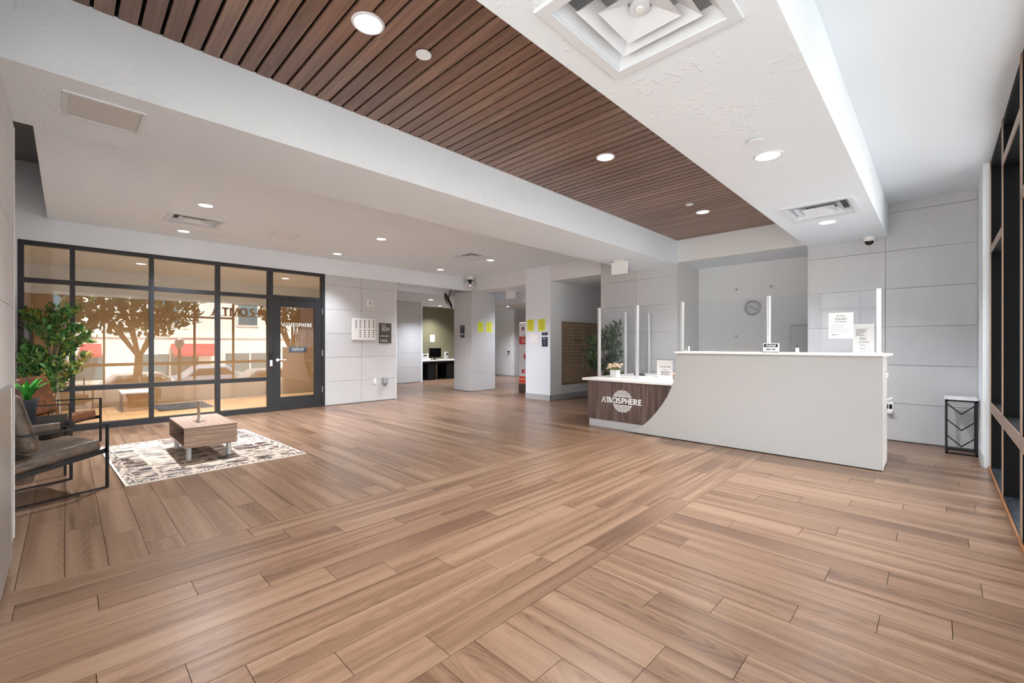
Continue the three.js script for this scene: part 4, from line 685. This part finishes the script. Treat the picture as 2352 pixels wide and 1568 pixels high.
// ---------------------------------------------------------------- lounge furniture
{
  // rug
  const c = [[0.291, 5.403], [1.909, 5.281], [1.98, 7.49], [0.39, 7.66]], rug = thing('area_rug', 'cream and dark brown abstract rug under the coffee table', 'rug', [1.14, 6.45, 0]);
  const W = 1.62, L = 2.22, th = -0.075;
  const tex = dataTex(1024, 1024, (px, py) => {
    const u = px / 1024 * L, v = py / 1024 * W;
    let n = 0.5;
    const streak = fbm(v * 9 + 4, u * 60 + 3 * noise(v * 6, u * 4), 3), patch = fbm(u * 2.2 + 11, v * 2.2, 3), grid = fbm(v * 58, u * 30 + 40, 2), speck = noise(u * 180, v * 180);
    const cellx = Math.floor(v / 0.27), celly = Math.floor(u / 0.37), k = hash(cellx + 3, celly + 7);
    let d = cl((streak - 0.485 + 0.22 * (k - 0.5) + 0.3 * (patch - 0.5)) * 12);
    const lane = Math.min((v / 0.27) % 1, (u / 0.37) % 1); if (lane < 0.16) d *= grid > 0.52 ? 0.9 : 0.1;
    const bd = Math.min(u, v, L - u, W - v); if (bd < 0.1 && bd > 0.03) d = grid > 0.55 ? 0.75 : 0.05; if (bd < 0.018) return [206, 196, 184];
    n = cl(d + 0.12 * (speck - 0.5));
    const dark = mixc([52, 34, 27], [38, 40, 46], cl((fbm(u * 1.6, v * 1.6 + 30, 2) - 0.45) * 5));
    return mixc([192, 174, 156], dark, n);
  });
  const g = new THREE.BoxGeometry(W, 0.009, L); { const P = g.attributes.position, U = g.attributes.uv; for (let i = 0; i < P.count; i++) U.setXY(i, (P.getZ(i) + L / 2) / L, (P.getX(i) + W / 2) / W); }
  g.rotateY(0.045); g.translate(1.13, 0.006, -6.44);
  part(rug, 'rug_pile', g, std({ map: tex, roughness: 0.95, bumpMap: tex, bumpScale: 0.003 }));
  // coffee table
  const t = thing('coffee_table', 'open-ended wood-grain coffee table block on silver legs', 'table', [1.14, 6.35, 0.01]);
  const x0 = 0.89, x1 = 1.39, y0 = 5.86, y1 = 6.86, zb = 0.165, zt = 0.388, k = 0.022;
  const gr = (g) => { const P = g.attributes.position, N = g.attributes.normal, U = g.attributes.uv; for (let i = 0; i < P.count; i++) { const ny = Math.abs(N.getY(i)), nx = Math.abs(N.getX(i)); if (ny > 0.5) U.setXY(i, -P.getZ(i) / 1, P.getX(i) / 0.5); else if (nx > 0.5) U.setXY(i, -P.getZ(i) / 1, P.getY(i) / 0.5); else U.setXY(i, P.getX(i) / 1, P.getY(i) / 0.5); } return g; };
  part(t, 'table_top', gr(bx(x0, x1, y0, y1, zt - k, zt, 0.002)), mTable); part(t, 'bottom_board', gr(bx(x0, x1, y0, y1, zb, zb + k, 0.002)), mTable);
  part(t, 'side_board', gr(bx(x0, x1, y0, y0 + k, zb + k, zt - k)), mTable); part(t, 'side_board', gr(bx(x0, x1, y1 - k, y1, zb + k, zt - k)), mTable);
  part(t, 'center_divider', gr(bx((x0 + x1) / 2, (x0 + x1) / 2 + 0.02, y0 + k, y1 - k, zb + k, zt - k)), std({ color: 0x1d1a18, roughness: 0.7 }));
  for (const [x, y] of [[x0 + 0.06, y0 + 0.12], [x1 - 0.06, y0 + 0.12], [x0 + 0.06, y1 - 0.1], [x1 - 0.06, y1 - 0.1]]) part(t, 'leg', cyl(x, y, 0.0105, zb, 0.026, 0.026, 20), std({ color: 0xb6babf, roughness: 0.35, metalness: 0.5 }));
  const s = thing('table_sign', 'slim acrylic card stand on the coffee table', 'card stand', [1.12, 6.3, zt]);
  part(s, 'card_sleeve', bx(1.09, 1.095, 6.2, 6.36, zt + 0.01, zt + 0.24), std({ color: 0xb9a690, roughness: 0.3 })); part(s, 'stand_base', bx(1.04, 1.15, 6.19, 6.37, zt, zt + 0.006, 0.002), mAcrylic); part(s, 'stand_foot', bx(1.08, 1.105, 6.21, 6.35, zt + 0.006, zt + 0.02, 0.003), mAlu);
}
function armchair(label, nf, u, leather, pad) {
  const th = Math.atan2(u[1], u[0]), v = [-u[1], u[0]], W = 0.63, D = 0.72;
  const at = [nf[0] + v[0] * W / 2 - u[0] * D / 2, nf[1] + v[1] * W / 2 - u[1] * D / 2, 0];
  const g = thing('armchair', label, 'armchair', at, { turn: th });
  const P = (x, y, z) => new THREE.Vector3(x, y, z), xf = D / 2, xr = -D / 2;
  for (const s of [-1, 1]) {
    const z = s * (W / 2 - 0.012);
    part(g, 'front_leg', bar(P(xf - 0.012, 0.01, z), P(xf - 0.012, 0.575, z), 0.035, 0.012), mBlackMetal);
    part(g, 'rear_leg', bar(P(xr + 0.012, 0.01, z), P(xr + 0.012, 0.555, z), 0.035, 0.012), mBlackMetal);
    part(g, 'arm_rail', bar(P(xr + 0.012, 0.56, z), P(xf - 0.012, 0.578, z), 0.03, 0.012), mBlackMetal);
    part(g, 'floor_runner', bar(P(xr + 0.012, 0.006, z), P(xf - 0.012, 0.006, z), 0.03, 0.012), mBlackMetal);
    part(g, 'seat_rail', bar(P(xr + 0.02, 0.225, z - s * 0.02), P(xf - 0.012, 0.335, z - s * 0.02), 0.012, 0.04), mBlackMetal);
  }
  part(g, 'cross_bar', [bar(P(xf - 0.06, 0.33, -W / 2 + 0.03), P(xf - 0.06, 0.33, W / 2 - 0.03), 0.03, 0.02), bar(P(xr + 0.12, 0.24, -W / 2 + 0.03), P(xr + 0.12, 0.24, W / 2 - 0.03), 0.03, 0.02)], mBlackMetal);
  const puff = (w, h, d, r) => { const q = new RoundedBoxGeometry(w, h, d, 5, r), p = q.attributes.position; metreUV(q); for (let i = 0; i < p.count; i++) { const x = p.getX(i) / w * 2, zz = p.getZ(i) / d * 2, y = p.getY(i) / h * 2; const bulge = Math.max(0, 1 - x * x) * Math.max(0, 1 - zz * zz); p.setY(i, p.getY(i) + Math.sign(y) * 0.018 * bulge + 0.006 * (noise(p.getX(i) * 22 + 9, p.getZ(i) * 22) - 0.5)); } q.computeVertexNormals(); return q; };
  const seat = puff(0.62, 0.115, 0.54, 0.04); seat.rotateZ(0.15); seat.translate(0.02, 0.345, 0); part(g, 'seat_cushion', seat, leather);
  const bk = puff(0.50, 0.13, 0.54, 0.05); bk.rotateZ(Math.PI / 2 + 0.26); bk.translate(-0.185, 0.655, 0); part(g, 'back_cushion', bk, leather);
  part(g, 'back_frame', [bar(P(-0.30, 0.25, -W / 2 + 0.03), P(-0.42, 0.82, -W / 2 + 0.03), 0.012, 0.035), bar(P(-0.30, 0.25, W / 2 - 0.03), P(-0.42, 0.82, W / 2 - 0.03), 0.012, 0.035), bar(P(-0.41, 0.80, -W / 2 + 0.03), P(-0.41, 0.80, W / 2 - 0.03), 0.012, 0.035)], mBlackMetal);
  if (pad) { const ap = puff(0.44, 0.07, 0.035, 0.016); ap.translate(0.04, 0.53, -(W / 2 - 0.035)); part(g, 'arm_pad', ap, leather); }
  return g;
}
armchair('dark leather armchair with black metal frame beside the rug', [0.27, 5.405], [0.926, 0.378], mLeather, true);
armchair('tan brown leather armchair with black frame in front of the ficus', [0.03, 7.5], [0.88, -0.475], mLeatherTan, false);
{
  const g = thing('side_table', 'small black metal side table between the two armchairs', 'table', [-0.22, 6.45, 0]);
  const tz = 0.55; part(g, 'table_top', bx(-0.45, 0.0, 6.2, 6.72, tz - 0.015, tz, 0.004), mBlackMetal);
  for (const [x, y] of [[-0.435, 6.215], [-0.015, 6.215], [-0.435, 6.705], [-0.015, 6.705]]) part(g, 'leg', bx(x - 0.01, x + 0.01, y - 0.01, y + 0.01, 0, tz - 0.015), mBlackMetal);
  for (const q of [bar(V(-0.435, 6.215, 0.46), V(-0.015, 6.215, 0.46), 0.02, 0.03), bar(V(-0.015, 6.215, 0.46), V(-0.015, 6.705, 0.46), 0.02, 0.03)]) part(g, 'lower_rail', q, mBlackMetal);
  // potted succulent on it
  const p = thing('potted_plant', 'bright green strap-leaf plant in a dark pot on the side table', 'plant', [-0.28, 6.52, 0.55]);
  const pot = new THREE.LatheGeometry([[0, 0], [0.06, 0], [0.09, 0.19], [0.1, 0.2], [0.088, 0.2], [0.08, 0.17], [0, 0.17]].map(q => new THREE.Vector2(...q)), 6); pot.translate(-0.28, 0.551, -6.52); part(p, 'pot', pot, std({ color: 0x3d434c, roughness: 0.5 }));
  const blade = (L, w, bend) => { const q = new THREE.PlaneGeometry(w, L, 2, 8); const P = q.attributes.position; for (let i = 0; i < P.count; i++) { const t = P.getY(i) / L + 0.5, sx = P.getX(i) * Math.sin(Math.PI * Math.min(1, 0.25 + t * 0.75)) ** 0.7; P.setXYZ(i, sx, L * t * (1 - 0.35 * bend * t), L * bend * t * t + Math.abs(sx) * 0.35); } q.computeVertexNormals(); return q; };
  const mg = [0x3f9a34, 0x55b33f, 0x2f7f2c].map(c => std({ color: c, roughness: 0.45, side: THREE.DoubleSide }));
  for (let i = 0; i < 16; i++) { const q = blade(rr(0.22, 0.34), rr(0.04, 0.055), rr(0.4, 0.95)); q.rotateY(i * 2.4); q.translate(-0.28, 0.73, -6.52); part(p, numbered('leaf'), q, mg[i % 3]); }
}
// ficus trees
const leafShape = (() => { const q = new THREE.PlaneGeometry(1, 1, 2, 5), P = q.attributes.position; for (let i = 0; i < P.count; i++) { const t = P.getY(i) + 0.5, w = 0.48 * Math.sin(Math.PI * Math.pow(t, 0.75)) ** 0.9, s = Math.sign(P.getX(i)) * w * (P.getX(i) ? 1 : 0); P.setXYZ(i, s, t, Math.abs(s) * 0.25 - 0.3 * t * t); } q.computeVertexNormals(); return q; })();
const leafMats = [0x4a7a34, 0x35602a, 0x5f8f42, 0x4f8038, 0x77903e, 0x9c8f34].map(c => new THREE.MeshPhysicalMaterial({ color: c, roughness: 0.5, side: THREE.DoubleSide, transmission: 0.12, thickness: 0 }));
const leafDark = [0x3b5b3a, 0x2c4630, 0x5a7150, 0x47632f].map(c => new THREE.MeshPhysicalMaterial({ color: c, roughness: 0.5, side: THREE.DoubleSide, transmission: 0.1, thickness: 0 }));
function ficus(label, at, height, spread, nLeaf, size, mats, potMat, lo, cap) {
  const g = thing('ficus_tree', label, 'tree', at), [a, b, z] = at;
  const pot = new THREE.LatheGeometry([[0, 0], [0.14, 0], [0.17, 0.28], [0.18, 0.3], [0.16, 0.3], [0.15, 0.26], [0, 0.26]].map(q => new THREE.Vector2(...q)), 28); pot.translate(a, z, -b); part(g, 'pot', pot, potMat);
  part(g, 'soil', cyl(a, b, z + 0.24, z + 0.265, 0.15), mBlack);
  const bark = std({ color: 0x8f7d66, roughness: 0.85 }), tips = [];
  for (let s = 0; s < 3; s++) {
    const pts = [], ph = s * 2.1; for (let i = 0; i <= 10; i++) { const t = i / 10; pts.push(V(a + 0.05 * Math.cos(ph + t * 5) + 0.1 * Math.cos(ph) * t, b + 0.05 * Math.sin(ph + t * 5) + 0.1 * Math.sin(ph) * t, z + 0.2 + t * (height * 0.72 - 0.2))); }
    part(g, 'trunk', new THREE.TubeGeometry(new THREE.CatmullRomCurve3(pts), 24, 0.016, 7), bark);
    for (let k = 0; k < 13; k++) {
      const t = 0.28 + 0.72 * k / 12, q = pts[Math.min(10, Math.round(t * 10))], an = rnd() * 6.28, hh = (q.y - z) / height, R = spread * rr(0.55, 1) * Math.sin(Math.PI * cl(0.16 + 0.82 * hh, 0, 0.97));
      const e = new THREE.Vector3(q.x + R * Math.cos(an), q.y + rr(0.05, 0.35) * (1.1 - 0.4 * hh), q.z + R * Math.sin(an));
      e.y = Math.min(e.y, z + height * 0.98);
      if (cap) { e.x = cl(e.x, cap[0], cap[1]); e.z = -cl(-e.z, cap[2], cap[3]); }
      part(g, 'branch', rod(q, e, 0.006, 0.002, 5), bark); tips.push([q, e]);
    }
  }
  const G = leafShape, more = mats.map(() => []);
  for (let i = 0; i < nLeaf; i++) {
    const [q, e] = tips[i % tips.length], t = rr(0.2, 1.12), p = q.clone().lerp(e, t).add(new THREE.Vector3(rr(-0.05, 0.05), rr(-0.05, 0.05), rr(-0.05, 0.05)));
    if (p.y < z + lo) p.y = z + lo + rr(0, 0.3);
    if (cap) { p.x = cl(p.x, cap[0], cap[1]); p.z = -cl(-p.z, cap[2], cap[3]); }
    const m = new THREE.Mesh(G, mats[Math.floor(rnd() * mats.length)]); m.name = numbered('leaf'); const s = size * rr(0.7, 1.25); m.scale.set(s * 0.5, s, s);
    m.position.copy(p).sub(origins.get(g)); m.rotation.set(rr(-1.2, 1.6), rnd() * 6.28, rr(-0.8, 0.8), 'YXZ');
    if (i < 290) g.add(m); else { m.updateMatrix(); const q = G.clone().applyMatrix4(m.matrix); q.translate(...origins.get(g).toArray()); more[i % mats.length].push(q); }
  }
  more.forEach((l, i) => { if (l.length) part(g, 'small_leaves', l, mats[i]).userData.kind = 'stuff'; });
}
ficus('tall green ficus tree with yellowing leaves at the storefront corner', [-0.13, 8.78, 0], 2.2, 0.5, 1800, 0.085, leafMats, std({ color: 0x34302c, roughness: 0.6 }), 0.5, [-0.42, 0.42, 8.5, 9.1]);
ficus('grey-green ficus tree behind the low reception desk', [7.3, 4.62, 0], 1.95, 0.44, 1200, 0.085, leafDark, mPlastic, 0.6, [6.9, 7.7, 4.28, 5.1]);
// stainless cabinet on the near wall
{
  const g = thing('stainless_bin', 'brushed stainless steel bin standing against the near wall', 'bin', [-0.2, 3.7, 0]);
  const mBr = std({ color: 0xb4b6b9, roughness: 0.38, metalness: 0.85 });
  part(g, 'bin_body', bx(-0.2495, -0.232, 3.0, 3.935, 0.02, 1.045, 0.005), mBr); part(g, 'top_lip', bx(-0.2495, -0.229, 2.99, 3.95, 1.045, 1.06, 0.004), mBr);
  part(g, 'edge_trim', bx(-0.2495, -0.230, 3.935, 3.95, 0.02, 1.045, 0.003), mChrome); part(g, 'plinth', bx(-0.2495, -0.238, 3.01, 3.93, 0, 0.02), mBlackMetal);
}

// ---------------------------------------------------------------- street outside the window wall
const GZ = -1.25;
const street = struct('street_ground', 'sunlit sidewalk and asphalt street outside the windows', 'street', [4, -8, GZ]);
part(street, 'sidewalk', [bx(-30, 45, -4.2, -0.69, GZ - 0.3, GZ), bx(-30, 45, -18.5, -13.5, GZ - 0.3, GZ), bx(-30, -3.2, -0.69, 25, GZ - 0.3, GZ)], std({ color: 0xd6d3cd, roughness: 0.9 }));
part(street, 'asphalt', bx(-30, 45, -13.5, -4.2, GZ - 0.4, GZ - 0.14), std({ color: 0x77777a, roughness: 0.95 }));
part(street, 'foundation', bx(-3.2, 15.3, -0.69, -0.42, GZ, -0.12), std({ color: 0xa49c90, roughness: 0.9 }));
{
  const FB = -17, mir = 2 * B0 - FB, mx = x => onB(x, 791, mir)[0];
  const g = thing('shop_building', 'cream two-storey shop building with large windows across the street', 'building', [8, FB, GZ]);
  const wallM = std({ color: 0xf4f0e8, roughness: 0.85 }), winM = std({ color: 0x4f7f8c, roughness: 0.1, metalness: 0.2 }), trimM = std({ color: 0xf6f2ea, roughness: 0.8 });
  part(g, 'wall', bx(-26, 42, FB - 1, FB, GZ, 6.6), wallM);
  part(g, 'cornice', bx(-26, 42, FB, FB + 0.1, 1.75, 2.0), trimM); part(g, 'cornice', bx(-26, 42, FB, FB + 0.1, 6.3, 6.6), trimM);
  for (let i = 0; i < 12; i++) { const a0 = -20 + 4.6 * i; const w = part(g, 'shop_window', bx(a0, a0 + 3.3, FB, FB + 0.05, GZ + 0.35, 0.75), trimM); part(w, 'window_glass', [bx(a0 + 0.12, a0 + 1.6, FB + 0.03, FB + 0.07, GZ + 0.45, 0.68), bx(a0 + 1.7, a0 + 3.18, FB + 0.03, FB + 0.07, GZ + 0.45, 0.68)], winM); const u = part(g, 'upper_window', bx(a0 + 0.8, a0 + 2.2, FB, FB + 0.08, 2.6, 4.6), trimM); part(u, 'window_glass', bx(a0 + 0.9, a0 + 2.1, FB + 0.05, FB + 0.1, 2.7, 4.5), winM); }
  const awM = std({ color: 0xb8434f, roughness: 0.8 });
  for (const [x0, x1, l] of [[183, 232, 'dusty red fabric awning across the street, behind the tree'], [392, 492, 'wide dusty red fabric awning across the street, behind the street lamp']]) {
    const a0 = mx(x0), a1 = mx(x1), w = thing('awning', l, 'awning', [(a0 + a1) / 2, FB, 0.8]);
    const s = new THREE.Shape([[0, 1.35], [1.2, 0.72], [1.2, 0.55], [1.17, 0.55], [1.17, 0.70], [0, 1.28]].map(p => new THREE.Vector2(...p))); const q = new THREE.ExtrudeGeometry(s, { depth: a1 - a0, bevelEnabled: false }); q.rotateY(Math.PI / 2); q.scale(1, 1, 1); q.translate(a0, 0, -(FB + 0.11)); part(w, 'canopy', q, awM);
    part(w, 'bracket', [rod(V(a0 + 0.1, FB + 0.11, 0.7), V(a0 + 0.1, FB + 1.25, 0.7), 0.02), rod(V(a1 - 0.1, FB + 0.11, 0.7), V(a1 - 0.1, FB + 1.25, 0.7), 0.02)], mSteel);
  }
  // street trees
  const bark = std({ color: 0x4a3a2c, roughness: 0.9 }), cr = [0x2e4a22, 0x3c5c2a, 0x26401f].map(c => std({ color: c, roughness: 0.8, side: THREE.DoubleSide }));
  const tree = (x, bt, rx, rz, zc, n, label) => {
    const a = onB(x, 791, 2 * B0 - bt)[0], t = thing('street_tree', label, 'tree', [a, bt, GZ]);
    part(t, 'trunk', rod(V(a, bt, GZ), V(a + 0.1, bt, 0.9), 0.17, 0.12, 9), bark);
    for (let i = 0; i < 7; i++) { const an = i * 0.9; part(t, 'limb', rod(V(a + 0.1, bt, 0.8), V(a + rx * 0.7 * Math.cos(an), bt + rx * 0.6 * Math.sin(an), zc + rr(-0.3, 0.5)), 0.07, 0.025, 6), bark); }
    const leaves = [[], [], []];
    for (let i = 0; i < n; i++) { const q = leafShape.clone(), s = rr(0.16, 0.34); q.scale(s * 0.7, s, s); q.rotateX(rr(-1.5, 1.5)); q.rotateY(rnd() * 6.28); const an = rnd() * 6.28, r = Math.sqrt(rnd()), w = rr(-1, 1); q.translate(a + rx * r * Math.cos(an), zc + rz * w * Math.sqrt(1 - r * r * 0.8), -(bt + rx * 0.8 * r * Math.sin(an))); leaves[i % 3].push(q); }
    leaves.forEach((l, i) => { part(t, 'foliage', l, cr[i]).userData.kind = 'stuff'; });
  };
  tree(312, -3.4, 2.1, 1.4, 2.9, 1500, 'broad street tree with forked trunk outside the windows');
  tree(668, -3.4, 1.3, 1.2, 3.1, 700, 'slender street tree outside, near the end of the windows');
  tree(-60, -3.4, 1.5, 1.4, 2.9, 900, 'leafy street tree outside, toward the entry end');
  // street lamp
  { const a = onB(413, 791, 2 * B0 + 4)[0], l = thing('street_lamp', 'black street lamp post with white globe outside', 'street lamp', [a, -4, GZ]); part(l, 'pole', rod(V(a, -4, GZ), V(a, -4, 1.15), 0.07, 0.05, 10), mDark); part(l, 'base', cyl(a, -4, GZ, GZ + 0.4, 0.16, 0.1, 12), mDark); const s = new THREE.SphereGeometry(0.17, 18, 12); s.scale(1, 1.3, 1); s.translate(a, 1.35, 4); part(l, 'globe', s, mPlastic); }
  // parked cars: lofted body profile
  const car = (x, bt, col, label) => {
    const a = onB(x, 791, 2 * B0 - bt)[0], z = GZ - 0.14, c = thing('parked_car', label, 'car', [a, bt, z]);
    const prof = [[-2.2, 0.35], [-2.15, 0.75], [-1.5, 0.85], [-1.0, 0.92], [-0.45, 1.38], [0.9, 1.42], [1.5, 0.98], [2.1, 0.9], [2.2, 0.55], [2.15, 0.3], [1.75, 0.28], [1.65, 0.5], [1.35, 0.62], [1.05, 0.5], [0.95, 0.28], [-0.95, 0.28], [-1.05, 0.5], [-1.35, 0.62], [-1.65, 0.5], [-1.75, 0.28]];
    const q = new THREE.ExtrudeGeometry(new THREE.Shape(prof.map(p => new THREE.Vector2(...p))), { depth: 1.5, bevelEnabled: true, bevelSize: 0.08, bevelThickness: 0.12, bevelSegments: 3 }); q.translate(a, z, -bt - 0.75); part(c, 'body', q, std({ color: col, roughness: 0.25, metalness: 0.2 }));
    const gs = new THREE.Shape([[-0.85, 0.97], [-0.42, 1.33], [0.85, 1.36], [1.3, 1.0]].map(p => new THREE.Vector2(...p))), gg = new THREE.ExtrudeGeometry(gs, { depth: 1.78, bevelEnabled: false }); gg.translate(a, z, -bt - 0.89); part(c, 'side_windows', gg, std({ color: 0x1b2730, roughness: 0.08 }));
    for (const x of [-1.35, 1.35]) for (const s of [-0.72, 0.72]) part(c, 'wheel', rod(V(a + x, bt + s - 0.11, z + 0.31), V(a + x, bt + s + 0.11, z + 0.31), 0.31, 0.31, 18), mDark);
  };
  car(300, -5.6, 0xf2f3f4, 'white car parked outside behind the street tree'); car(470, -11.6, 0x8fa3b5, 'blue-grey car parked across the street behind the street lamp'); car(605, -5.6, 0x9fb4c4, 'pale blue car parked outside at the far end of the windows');
}

scene.traverse(o => { if (o.isMesh) { o.castShadow = true; o.receiveShadow = true; } if (o.isLight) o.castShadow = true; });
renderer.render(scene, camera);
